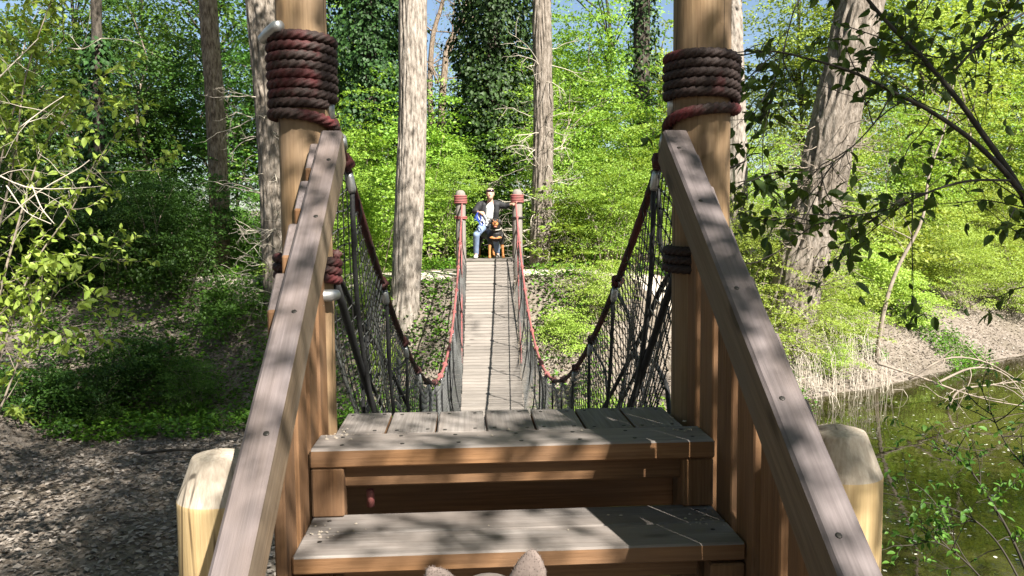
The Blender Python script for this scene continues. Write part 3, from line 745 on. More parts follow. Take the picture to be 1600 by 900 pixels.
for px, d, k, s in ((1330, 21.5, 'D', 1.0), (1400, 23.5, 'E', 1.05), (1475, 25.5, 'A', 1.1), (1545, 27, 'F', 1.15), (1610, 28, 'B', 1.2), (1440, 28, 'C', 1.1), (1560, 30, 'C', 1.2)):
    shrub(px, d, s, k, 'leaf_sunlit_lime', 'sunlit yellow-green shrub above the pond bank, right of leaning trunk', 'lime shrubs above the pond bank')
# --- second row: young trees
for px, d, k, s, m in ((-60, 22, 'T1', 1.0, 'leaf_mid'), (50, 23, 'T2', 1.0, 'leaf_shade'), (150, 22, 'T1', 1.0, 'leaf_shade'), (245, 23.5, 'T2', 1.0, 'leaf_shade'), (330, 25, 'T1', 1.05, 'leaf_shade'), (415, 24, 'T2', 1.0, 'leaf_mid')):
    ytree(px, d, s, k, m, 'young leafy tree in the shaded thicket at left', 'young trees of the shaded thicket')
for px, d, k, s, m in ((510, 24.5, 'T1', .95, 'leaf_bright'), (590, 26, 'T2', .8, 'leaf_bright'), (690, 24.5, 'T1', .78, 'leaf_shade'), (760, 26, 'T2', .8, 'leaf_shade'), (830, 24.5, 'T1', .95, 'leaf_bright'), (935, 25, 'T2', .95, 'leaf_bright'), (1010, 24, 'T1', .8, 'leaf_bright')):  # the two behind the man get the shade-darkened leaf colour
    ytree(px, d, s, k, m, 'young leafy tree in the sunny thicket behind the far bridge posts', 'young trees of the sunny thicket')
for px, d, k, s, m in ((1110, 25, 'T2', .75, 'leaf_bright'), (1200, 26, 'T1', .72, 'leaf_sunlit_lime'), (1300, 27, 'T2', .8, 'leaf_sunlit_lime'), (1400, 28, 'T1', .95, 'leaf_bright'), (1490, 29, 'T2', 1.05, 'leaf_sunlit_lime'), (1580, 30, 'T1', 1.1, 'leaf_bright'), (1670, 30, 'T2', 1.1, 'leaf_sunlit_lime')):  # lime leaf colour stands in for brighter light on this side
    ytree(px, d, s, k, m, 'young pale green tree in the thicket beyond the pond', 'young trees beyond the pond')
# --- tall trees behind
rng = random.Random(77)
k = 0
for px in (-120, 20, 130, 240, 350, 470, 560, 660, 760, 850, 930, 1030, 1120, 1240, 1330, 1420, 1510, 1600, 1700):
    d = rng.uniform(33, 40); l = ground_at(px, d); s = rng.uniform(.8, 1.05)
    s *= .62 if px in (660, 1120) else 1.25 if px < 480 or px > 1200 else 1
    place('t', 'tall_tree', 'U1' if k % 2 else 'U2', (l.x, l.y, l.z-.1), s, rng.uniform(0, 6), 'leaf_mid' if px < 480 else 'leaf_bright' if px < 1000 else 'leaf_sunlit_lime', *(('tall tree behind the shaded thicket left of the bridge', 'tree', 'tall trees behind the shaded thicket') if px < 480 else ('tall sunny tree behind the thicket in line with the bridge', 'tree', 'tall trees in line with the bridge') if px < 1100 else ('tall bright tree standing behind the thicket beyond the pond', 'tree', 'tall trees beyond the pond'))); k += 1
for px in range(-150, 1800, 105):
    d = rng.uniform(50, 62); l = ground_at(px, d); s = rng.uniform(.85, 1.15)*(.75 if 640 < px < 760 or 1080 < px < 1260 else 1)
    place('t', 'tall_tree', 'U2' if k % 2 else 'U1', (l.x, l.y, l.z-.1), s, rng.uniform(0, 6), 'leaf_mid' if px < 480 else 'leaf_bright' if px < 1000 else 'leaf_sunlit_lime', *(('distant tree closing off the wood behind the shaded left thicket', 'tree', 'distant trees at left') if px < 480 else ('distant tree closing off the wood in line with the bridge', 'tree', 'distant trees behind the bridge') if px < 1100 else ('distant tree closing off the wood beyond the pond', 'tree', 'distant trees beyond the pond'))); k += 1

# --- big trunks
_hc = {}
def high_crown(seed, ext=(3.2, 3.2, 2.6), ncl=110, per=30, leaf=.13, mat='leaf_bright'):
    key = (seed, ext, ncl)
    if key not in _hc:
        (v, t), C = crown_arrays(seed, ncl, per, ext, leaf, .6, 0, jag=.6, shell=.5); _hc[key] = (np_mesh('high_crown', v, t, None, M[mat]), C)
    return _hc[key]
def big_tree(label, px0, px1, d, dia, base_y, mat, seed, twigs=0, twig_mat='twig', amp=.022, crown=True, ivy=None, top=11.0, lean_y=0, flare=1.35, fa=9, name='tree', zcut=None, cmat='leaf_bright', tw_rng=(.4, 4.2), taper=.78):
    b_ = at(px0, base_y, d); zb = gh(b_.x, b_.y)-.9
    t_ = at(px1, 0, d); k = (top-b_.z)/(t_.z-b_.z); tp = b_+(t_-b_)*k; tp.y += lean_y
    bot = b_ + (b_-t_)*((b_.z-zb)/(t_.z-b_.z)); bot.z = zb
    root = tag(empty(name, bot), label, 'tree'); off = -Vector(bot)
    r = dia/2; ctrl = [bot, bot.lerp(tp, .06), bot.lerp(tp, .33)+Vector((.05, 0, 0)), bot.lerp(tp, .66)-Vector((.04, 0, 0)), tp]
    n = 14; zs = np.linspace(0, 1, n); rad = [r*(1+(flare-1)*math.exp(-z*22))*(1-(1-taper)*z) for z in zs]
    m = trunk_mesh('trunk', ctrl, rad, M[mat], 110 if d < 20 else 36, .065 if d < 20 else .12, amp, seed, fa)
    o = link('trunk', m, root); o.location = off
    rg = random.Random(seed*13+1)
    tb = Tubes()
    if crown:
        cm, C = high_crown(31+seed % 3, mat='leaf_bright')
        cc = tp+Vector((rg.uniform(-.5, .5), rg.uniform(-.5, .5), .8))
        c = link('crown', cm, root); c.location = cc+off; c.rotation_euler = (0, 0, rg.uniform(0, 6))
        c.material_slots[0].link = 'OBJECT'; c.material_slots[0].material = M[cmat]
        rot = Matrix.Rotation(c.rotation_euler.z, 3, 'Z')
        for q in rg.sample(range(len(C)), 18):
            e = cc+rot@Vector(C[q]); s_ = bot.lerp(tp, rg.uniform(.8, 1)); tb.add(resample([s_, s_.lerp(e, .5)+Vector((0, 0, .3)), e], 7), list(np.linspace(r*.3, r*.04, 7)), 5, cap=False)
        lb_ = link('limbs', tb.mesh('limbs', M[mat]), root); lb_.location = off
    if twigs:
        tb = Tubes()
        for q in range(twigs):
            z = rg.uniform(*tw_rng); f = (z-bot.z)/(tp.z-bot.z); p = Vector(resample(ctrl, 41)[min(40, int(f*40))]); a = rg.uniform(0, 6.28)
            dr = Vector((math.cos(a), math.sin(a), rg.uniform(-.1, .5))); p += Vector((math.cos(a), math.sin(a), 0))*r*.9
            grow(tb, rg, p, dr, rg.uniform(.3, .95), .011, 1 if rg.random() < .6 else 2, 4, .5, 3, -.15)
        o = tag(link('twigs', tb.mesh('twigs', M[twig_mat]), root), kind='stuff'); o.location = off
    if ivy:
        z0, z1, rr, cnt, mm = ivy
        g = np.random.default_rng(seed); lst = []
        z = z0+(z1-z0)*g.random(cnt); f = (z-bot.z)/(tp.z-bot.z); axis = np.array(bot)[None]+(np.array(tp)-np.array(bot))[None]*f[:, None]
        a = g.random(cnt)*6.283; out = np.stack([np.cos(a), np.sin(a), np.zeros(cnt)], 1)
        lump = np.array([1+.9*mnoise.noise(Vector((math.cos(q)*1.3+seed, math.sin(q)*1.3, w_*.8))) for q, w_ in zip(a, z)])
        P = axis+out*(r+rr*lump*(g.random(cnt)**.4))[:, None]+g.normal(size=(cnt, 3))*.05
        D = unit(out*.4+np.array([0, 0, -.9])+g.normal(size=(cnt, 3))*.4); N = unit(out+np.array([0, 0, .35])+g.normal(size=(cnt, 3))*.45)
        Lf = .12*(.6+.8*g.random(cnt)); v, t = leaf_arrays(P-np.array(bot), D, N, Lf, Lf*.85)
        o = link('ivy', np_mesh('ivy', v, t, None, M[mm]), root)
    return root
big_tree('pale straight trunk with furrowed bark, left of the far bridge posts', 632, 646, 15.4, .60, 480, 'bark_pale', 1, amp=.03, twigs=0, fa=19)
big_tree('upright trunk with short dead twigs, just right of the far bridge posts', 843, 848, 18.2, .50, 430, 'bark_grey', 2, twigs=130, twig_mat='twig_pale', amp=.032, tw_rng=(.3, 6.5), fa=17)
big_tree('slender brown trunk rising from the shaded left bank', 343, 327, 19.5, .50, 405, 'bark_brown', 3, twigs=10, amp=.02, fa=17)
big_tree('gnarled grey trunk with tangled bare twigs, beside the left bridge post', 432, 408, 16.2, .66, 380, 'bark_grey', 4, twigs=120, twig_mat='twig_pale', amp=.04, tw_rng=(.0, 5.5), fa=11)
big_tree('massive leaning trunk hung with dead vines above the pond bank', 1258, 1348, 17.5, 1.12, 380, 'bark_grey', 5, twigs=260, twig_mat='twig', amp=.08, tw_rng=(-.3, 5.2), fa=8, flare=1.25)
big_tree('pale smooth trunk half hidden behind the thick right post', 1150, 1146, 19.5, .55, 400, 'bark_pale', 6, amp=.02, twigs=0)
big_tree('dark ivy-covered trunk in the sunny thicket right of the bridge', 1000, 1005, 25.5, .62, 330, 'bark_dark', 7, amp=.03, crown=True, ivy=(3.0, 10, .12, 1800, 'leaf_ivy'))
big_tree('dark tree thick with ivy standing left behind the pale trunk', 578, 578, 23.0, .5, 330, 'bark_dark', 8, amp=.03, crown=False, ivy=(3.3, 11, 1.15, 19000, 'leaf_ivy'))
big_tree('ivy-clad tree towering behind the man between the two upright trunks', 768, 772, 23.5, .5, 330, 'bark_dark', 9, amp=.03, crown=False, ivy=(2.4, 11, .95, 17000, 'leaf_ivy'))
big_tree('thin dark trunk with ivy deep in the left shade', 150, 152, 18.0, .26, 400, 'bark_dark', 10, amp=.015, twigs=12, twig_mat='twig_dark', crown=True, ivy=(-.4, 5, .16, 1500, 'leaf_ivy'))
# bare forked tree against the sky
bt = ground_at(690, 30); root = tag(empty('bare_tree', bt), 'leafless forked tree against the sky gap beside the pale trunk', 'tree'); tb = Tubes(); rg = random.Random(4)
def L_(lst, d): return [at(x, y, d) for x, y in lst]
for lst, r0, r1 in (([(690, 330), (690, 180), (694, 120), (700, 70), (722, 30), (735, -30)], .17, .07), ([(697, 90), (712, 62), (725, 50), (735, 30)], .08, .04), ([(680, 300), (672, 150), (676, 60), (690, 10), (700, -40)], .13, .06), ([(694, 110), (683, 130), (676, 100)], .05, .03)):
    P = resample(L_(lst, 30), 14); tb.add(P, list(np.linspace(r0, r1, 14)), 7, cap=False)
    for q in range(7): grow(tb, rg, P[rg.randint(4, 13)], (rg.gauss(0, 1), rg.gauss(0, .5), .8), rg.uniform(.8, 1.8), .03, 2, 4, .5, 3)
o = link('trunk', tb.mesh('trunk', M['bark_brown']), root); o.location = -Vector(bt)
# leaning sapling over the pond bank
bs = ground_at(1374, 18.3); root = tag(empty('sapling', bs), 'thin pale sapling leaning over the pond bank', 'tree'); tb = Tubes(); rg = random.Random(9)
P = resample([bs-Vector((0, 0, .1))]+L_([(1380, 490), (1402, 420), (1440, 345), (1452, 270), (1476, 200), (1492, 120)], 18.3), 24); tb.add(P, list(np.linspace(.06, .012, 24)), 8)
for q in range(10): grow(tb, rg, P[rg.randint(8, 23)], (rg.gauss(0, 1), rg.gauss(0, 1), .6), rg.uniform(.6, 1.3), .014, 1, 4, .4, 3)
o = link('trunk', tb.mesh('trunk', M['twig']), root); o.location = -Vector(bs)
# pale dry brush hanging over the pond edge
for kk, (px, d, hh, lab) in enumerate(((1245, 16.3, 1.7, 'pale dry brush hanging over the pond edge beside the right handrail'), (1320, 17.4, 1.5, 'tangle of dry stems at the pond edge under the leaning sapling'))):
    b_ = ground_at(px, d); root = tag(empty('dry_brush', b_), lab, 'brush'); tb = Tubes(); rg = random.Random(50+kk)
    for q in range(130):
        x, y = rg.gauss(0, .55), rg.gauss(0, .5); z = gh(b_.x+x, b_.y+y)-b_.z-.05
        a = rg.uniform(0, 6.28); l = hh*rg.uniform(.4, 1); fx = rg.gauss(0, .35)-.1; fy = rg.gauss(-.25, .3)
        tb.add(resample([(x, y, z), (x+fx*.4, y+fy*.4, z+l*.75), (x+fx*1.2, y+fy*1.2, z+l*rg.uniform(.5, 1))], 6), [.007, .006, .005, .005, .004, .003], 3, cap=False)
    link('stems', tb.mesh('stems', M['twig_pale']), root)
# dead branches lying in the pond
b_ = at(1500, 620, 15.2); b_.z = WATER; root = tag(empty('dead_branch', b_), 'bare dead branches lying across the pond shallows', 'branch'); tb = Tubes(); rg = random.Random(3)
for lst in ([(1372, 568), (1440, 590), (1500, 612), (1560, 628), (1640, 640)], [(1420, 592), (1480, 560), (1540, 566), (1600, 600)], [(1460, 600), (1520, 575), (1570, 585), (1610, 630)], [(1480, 640), (1500, 610), (1560, 600), (1620, 592)]):
    P = resample(L_(lst, 15.2), 14); P[:, 2] = np.maximum(P[:, 2], WATER-.08); tb.add(P, list(np.linspace(.026, .008, 14)), 6)
    for q in range(6): grow(tb, rg, P[rg.randint(2, 13)], (rg.gauss(0, 1), rg.gauss(0, .6), rg.uniform(-.2, .6)), rg.uniform(.4, 1.0), .011, 1, 4, .5, 2)
o = link('branch', tb.mesh('branch', M['twig']), root); o.location = -Vector(b_)
# fallen log on the left bed
b_ = ground_at(5, 13.2); root = tag(empty('fallen_log', b_), 'fallen broken log at the left edge of the dry creek bed', 'log'); rg = random.Random(6); tb = Tubes()
P = resample([b_+Vector((-1.6, .5, .75)), b_+Vector((-.7, .2, .55)), b_+Vector((.1, 0, .4)), b_+Vector((.6, -.1, .42)), b_+Vector((1.1, .1, .5))], 18); tb.add(P, [q_*(1+.12*math.sin(7*k_)) for k_, q_ in enumerate(np.linspace(.1, .035, 18))], 9)
P2 = resample([b_+Vector((-1.2, .1, .15)), b_+Vector((-.6, 0, .28)), b_+Vector((-.1, -.2, .05))], 10); tb.add(P2, list(np.linspace(.11, .06, 10)), 9)
for q in range(9): grow(tb, rg, P[rg.randint(2, 17)], (rg.gauss(0, 1), rg.gauss(0, .5), rg.uniform(-.2, .9)), rg.uniform(.5, 1.5), .02, 1, 5, .5, 3)
o = link('log', tb.mesh('log', M['bark_grey']), root); o.location = -Vector(b_)
for q, (x, y) in enumerate(((-4.2, 9.0), (-3.0, 10.5), (-2.2, 7.5))):
    rg = random.Random(60+q); tb = Tubes(); b_ = Vector((x, y, gh(x, y))); root = tag(empty('fallen_branch', b_), 'thin dead branch lying on the shaded creek bed', 'branch', 'dead branches on the creek bed')
    P = resample([(-.9, .2, .06), (-.2, 0, .16), (.4, -.15, .1), (1.0, -.1, .05)], 12); tb.add(P, list(np.linspace(.025, .008, 12)), 6)
    for k in range(5): grow(tb, rg, P[rg.randint(2, 11)], (rg.gauss(0, 1), rg.gauss(0, .7), .3), .5, .008, 1, 4, .5, 2)
    link('branch', tb.mesh('branch', M['twig_dark']), root); root.rotation_euler.z = q*1.3

# --- ground cover, litter, petals (uncountable)
g = np.random.default_rng(8)
def inview(x, y): return -1.0 < x/(y+2.4) < 1.0
Ps = []
while len(Ps) < 36000:
    x = g.uniform(-16, 20); y = g.uniform(8, 26)
    yf = foot(x)
    if y < yf-(1.5 if x < -1.5 else 1.0)+1.1*mnoise.noise(Vector((x*.6, y*.6, 9))): continue
    if abs(y-15.35-.35*math.sin(x*.5)-.012*x*x) < 1.35 and x < 3.5 and (x > -3 or mnoise.noise(Vector((x*.7, y*.7, 4))) > .02): continue
    dens = mnoise.noise(Vector((x*.45, y*.45, 2)))
    right = x > 3
    if dens < (.20 if right and y < yf+7 else -.42 if x < -1 else -.25 if x < 1 else .0): continue
    if abs(x) < .8 and y > 9 and y < 15.6: continue
    Ps.append((x, y, gh(x, y)))
Ps = np.array(Ps); rep_ = 6; idx = np.repeat(np.arange(len(Ps)), rep_); n = len(idx)
P = Ps[idx]+g.normal(size=(n, 3))*np.array([.09, .09, 0])+np.stack([np.zeros(n), np.zeros(n), .03+.24*g.random(n)**1.6], 1)
Lf = .07*(.6+.9*g.random(n)); v, t = leaf_arrays(P, unit(g.normal(size=(n, 3))*np.array([1, 1, .3])), unit(g.normal(size=(n, 3))*.4+np.array([0, 0, 1])), Lf, Lf*.65)
tag(link('ground_cover', np_mesh('ground_cover', v, t, None, M['cover'])), 'low green herbs covering the far bank', 'ground cover', None, 'stuff')
Ps = []
while len(Ps) < 52000:
    y = 2.2+12*g.random()**.8; x = g.uniform(-1, .75)*(y+2.6)
    if g.random() < .25: x = g.uniform(2.5, 19); y = foot(x)+g.uniform(-.5, 8)
    if gh(x, y) < WATER+.03 and x > 0: continue
    Ps.append((x, y, gh(x, y)+.012))
P = np.array(Ps); n = len(P); Lf = .075*(.5+.9*g.random(n))
v, t = leaf_arrays(P+np.stack([np.zeros(n), np.zeros(n), .02*g.random(n)], 1), unit(g.normal(size=(n, 3))*np.array([1, 1, .18])), unit(g.normal(size=(n, 3))*.33+np.array([0, 0, 1])), Lf, Lf*.6)
tag(link('leaf_litter', np_mesh('leaf_litter', v, t, None, M['litter'])), 'dead leaves strewn over the dry creek bed and banks', 'leaf litter', None, 'stuff')
Ps = np.stack([g.uniform(2.2, 14, 1500), g.uniform(3.5, 17, 1500), np.full(1500, WATER+.004)], 1); n = len(Ps); Lf = .035*(.4+g.random(n)**2*1.6)
v, t = leaf_arrays(Ps, unit(g.normal(size=(n, 3))*np.array([1, 1, 0])), np.tile([0, 0, 1.0], (n, 1))+g.normal(size=(n, 3))*.03, Lf, Lf*.7, fold=.03)
tag(link('floating_petals', np_mesh('floating_petals', v, t, None, plain('petal', (.55, .55, .42), .8))), 'pale petals and seed fluff floating on the pond', 'petals', None, 'stuff')
# crumbs of bark and wood chips on the treads
Ps = []
for q in range(90):
    s_ = g.integers(0, 2); sd = g.random()
    x = (-.56+abs(g.normal())*.06) if sd < .45 else (.56-abs(g.normal())*.05) if sd < .85 else g.uniform(-.55, .55)
    Ps.append((x, -RUN*s_+abs(g.normal())*.06+.015+(.08 if s_ == 0 else .1), -RISE*s_+.0012))
bmv, bmt = [], []; nn = 0
for x, y, z in Ps:
    r = .0025+.0045*g.random()**2; a = g.random()*6.28; q = np.array([(1, 0, 0), (0, 1, 0), (-1, 0, 0), (0, -1, 0), (0, 0, .8)])*r*(0.7+.6*g.random((5, 3)))
    ca, sa = math.cos(a), math.sin(a); q = q@np.array([[ca, sa, 0], [-sa, ca, 0], [0, 0, 1]])+np.array([x, y, z]); bmv.append(q); bmt += [(nn+a_, nn+b2, nn+4) for a_, b2 in ((0, 1), (1, 2), (2, 3), (3, 0))]; nn += 5
o = tag(link('wood_chips', np_mesh('wood_chips', np.concatenate(bmv), bmt, None, plain('chip', (.32, .275, .225), .9))), 'pale crumbs and chips lying on the treads', 'wood chips', None, 'stuff')
o.location = st.location; o.rotation_euler = st.rotation_euler

# --- near branches
def leafy(root, limbs, d, seed, leafmat, twigmat, leaf, nleaf, twig_n, twig_len, r0=.012, wob=.12, droop=-.25, up=0):
    rg = random.Random(seed); g = np.random.default_rng(seed); tb = Tubes(); off = -Vector(root.location); tips = []
    for lst, ra, rb in limbs:
        P = [at(x, y, d+dd) for x, y, dd in lst]; P = resample(P, 6*len(lst)); tb.add(P, list(np.linspace(ra, rb, len(P))), 7, cap=False)
        for k in range(twig_n):
            i_ = rg.randint(len(P)//4, len(P)-1); tv = Vector(P[min(i_+1, len(P)-1)])-Vector(P[max(i_-1, 0)])
            dr = tv.normalized()+Vector((rg.gauss(0, .6), rg.gauss(0, .6), rg.gauss(droop, .6)))
            grow(tb, rg, P[i_], dr, twig_len*rg.uniform(.5, 1.3), .0035, 1, 4, .4, 3, up, tips)
        tips += [(Vector(p), Vector((rg.gauss(0, 1), rg.gauss(0, 1), 0))) for p in P[len(P)//2:]]
    o = link('branches', tb.mesh('branches', M[twigmat]), root); o.location = off
    sel = [tips[rg.randrange(len(tips))] for _ in range(nleaf)]
    Pp = np.array([tuple(p) for p, _ in sel])+g.normal(size=(nleaf, 3))*.006; Dd = np.array([tuple(d_) for _, d_ in sel])
    Dd = unit(unit(Dd)*.5+g.normal(size=(nleaf, 3))*.8+np.array([0, 0, -.25])); Nn = unit(np.tile([0, 0, 1.0], (nleaf, 1))+g.normal(size=(nleaf, 3))*.5)
    Lf = leaf*(.5+.75*g.random(nleaf)); v, t = leaf_arrays(Pp, Dd, Nn, Lf, Lf*.55, oval=True)
    o = link('leaves', np_mesh('leaves', v, t, None, M[leafmat], True), root); o.location = off
base = at(1760, 900, 3.7); base.z = gh(base.x, base.y)
root = tag(empty('overhanging_tree', base), 'leafy branches arching in from the right in front of the leaning trunk', 'tree')
leafy(root, [
    ([(1760, 1150, .1), (1690, 700, .1), (1640, 400, .05), (1600, 307, 0)], .030, .018),
    ([(1600, 307, 0), (1564, 262, 0), (1511, 213, 0), (1449, 171, .05), (1395, 144, .05), (1333, 113, .1), (1267, 93, .1), (1204, 80, .15), (1147, 89, .2)], .013, .003),
    ([(1600, 307, 0), (1573, 262, .05), (1529, 200, .1), (1507, 169, .1), (1471, 124, .15), (1431, 80, .2), (1387, 36, .25), (1340, -20, .3)], .015, .008),
    ([(1582, 282, 0), (1520, 282, -.1), (1471, 293, -.15), (1431, 309, -.2), (1387, 327, -.2), (1329, 338, -.25), (1275, 351, -.25), (1213, 395, -.3)], .006, .002),
    ([(1475, 129, .15), (1511, 89, .2), (1547, 49, .3), (1600, -10, .4)], .007, .005),
    ([(1300, -40, .3), (1249, 0, .25), (1227, 67, .2), (1209, 133, .2), (1191, 213, .2), (1160, 258, .2)], .004, .0015),
    ([(1395, 144, .05), (1360, 200, 0), (1290, 260, -.05), (1200, 270, -.1)], .004, .0015),
    ([(1600, 20, .6), (1540, 60, .6), (1470, 90, .5), (1380, 60, .5), (1290, 30, .5)], .006, .002),
], 3.45, 12, 'leaf_near', 'twig_dark', .064, 1150, 11, .36)
base = at(1640, 1000, 4.4); base.z = gh(base.x, base.y)
root = tag(empty('bank_shrub', base), 'small leafy twigs reaching over the pond in the near right corner', 'shrub')
leafy(root, [
    ([(1640, 1000, 0), (1590, 860, 0), (1540, 770, 0), (1500, 720, 0), (1440, 690, .1)], .009, .002),
    ([(1620, 960, 0), (1560, 850, .1), (1500, 800, .1), (1420, 780, .1)], .007, .002),
    ([(1660, 900, 0), (1620, 760, .1), (1570, 690, .1), (1530, 600, .1)], .007, .002),
    ([(1600, 1000, -.2), (1530, 900, -.2), (1470, 850, -.2), (1430, 850, -.2)], .006, .002),
], 4.4, 15, 'leaf_mid', 'twig_dark', .042, 620, 9, .32, droop=.2, up=.3)
base = at(-90, 520, 6.6); base.z = gh(base.x, base.y)
root = tag(empty('bank_shrub', base), 'shrub with leaves coloured as sunlit and bare pale twigs at the left bank edge', 'shrub')
leafy(root, [
    ([(-60, 900, 0), (-40, 650, 0), (-10, 500, 0), (20, 380, 0), (60, 250, .1), (110, 160, .2)], .018, .004),
    ([(-40, 700, .2), (0, 560, .2), (50, 420, .2), (110, 330, .2), (150, 250, .2)], .012, .003),
    ([(-80, 600, .3), (-20, 420, .3), (20, 260, .3), (40, 120, .3), (80, 0, .3)], .014, .004),
    ([(-60, 800, -.3), (0, 640, -.3), (40, 540, -.3), (80, 470, -.3)], .012, .003),
    ([(-60, 500, .5), (-10, 300, .5), (30, 150, .5), (100, 60, .5)], .012, .003),
], 6.6, 18, 'leaf_sunlit_lime', 'twig', .075, 2800, 14, .6, droop=.1)
tb = Tubes(); rg = random.Random(2)
for lst in ([(-20, 265), (40, 292), (100, 295), (160, 291)], [(0, 350), (60, 300), (120, 265), (140, 250)], [(10, 290), (40, 330), (80, 350)], [(105, 75), (130, 76), (158, 60)], [(50, 290), (65, 325), (85, 350)], [(-10, 130), (20, 100), (60, 60)], [(30, 200), (70, 170), (100, 150)]):
    P = resample(L_(lst, 6.0), 10); tb.add(P, list(np.linspace(.006, .003, 10)), 5)
    for q in range(3): grow(tb, rg, P[rg.randint(1, 9)], (rg.gauss(0, 1), rg.gauss(0, .6), rg.gauss(.2, .6)), .35, .003, 1, 4, .4, 2)
o = tag(link('bare_twigs', tb.mesh('bare_twigs', M['twig_pale']), root), kind='stuff'); o.location = -Vector(base)

# --- shade trees standing beside and behind the viewer; they throw the dappled light
def shade_tree(label, base, cc, ext, ncl, per, seed, r, leaf=.1, mat='leaf_bright', spray=.55, shell=.5):
    base = Vector((base[0], base[1], gh(base[0], base[1])-.1)); root = tag(empty('shade_tree', base), label, 'tree', 'trees beside and behind the viewer'); off = -base; cc = Vector(cc)
    (v, t), C = crown_arrays(seed, ncl, per, ext, leaf, spray, 0, jag=.4, shell=shell); c = link('crown', np_mesh('crown', v, t, None, M[mat]), root); c.location = cc+off
    top = cc+Vector((0, 0, ext[2]*.3)); ctrl = [base, base.lerp(top, .35)+Vector((0, 0, .8)), base.lerp(top, .7)+Vector((0, 0, .5)), top]
    m = trunk_mesh('trunk', ctrl, [r*1.3, r, r*.85, r*.4], M['bark_brown'], 28, .15, .02, seed); o = link('trunk', m, root); o.location = off
    rg = random.Random(seed); tb = Tubes()
    for q in rg.sample(range(len(C)), 30):
        e = cc+Vector(C[q]); s_ = base.lerp(top, rg.uniform(.6, .95))+Vector((0, 0, .4)); tb.add(resample([s_, s_.lerp(e, .5)+Vector((0, 0, .35)), e], 8), list(np.linspace(r*.16, r*.02, 8)), 5, cap=False)
    o = link('limbs', tb.mesh('limbs', M['bark_brown']), root); o.location = off
shade_tree('low spreading tree behind the viewer that dapples the staircase', (6.8, -1.8), (2.648, -3.899, 4.3), (2.4, 2.3, .85), 120, 40, 127, .075, .075, spray=.30, shell=.6)
shade_tree('tree behind the viewer that shades the overhanging right branches', (8.6, -1.4), (4.5, -2.9, 6.0), (2.1, 1.7, 1.0), 200, 50, 47, .12, .09, spray=.4)
shade_tree('tree behind the viewer that shades the dry creek bed', (5.6, 3.2), (1.0, 2.5, 8.8), (3.4, 4.8, 1.8), 520, 75, 42, .2, .11)
shade_tree('tree behind the viewer that shades the near creek bed', (-1.2, -7.6), (3.0, -4.2, 9.0), (1.6, 2.6, 1.5), 210, 70, 45, .15, .1)
shade_tree('tall tree left of the bridge that shades the far left thicket', (-10.5, 4.0), (-4.2, 6.2, 10.5), (5.0, 5.0, 2.2), 520, 75, 43, .3, .12)
for k, (x, y, sc) in enumerate(((-6.5, -4.5, 1.0), (-9.5, .5, 1.0), (-3.2, -8.5, 1.05), (.5, -11.5, 1.1), (-8.0, -10, 1.1), (-13, -3, 1.1), (12, -1.5, 1.0), (11, -12, 1.0), (5.0, -15, 1.1))):  # unseen trees of the wood, added to keep sky light off the foreground
    place('t', 'tall_tree', 'U1' if k % 2 else 'U2', (x, y, gh(x, y)-.1), sc, k*1.1, 'leaf_mid', 'tall tree of the wood added unseen behind the viewer to block skylight', 'tree', 'trees beside and behind the viewer')
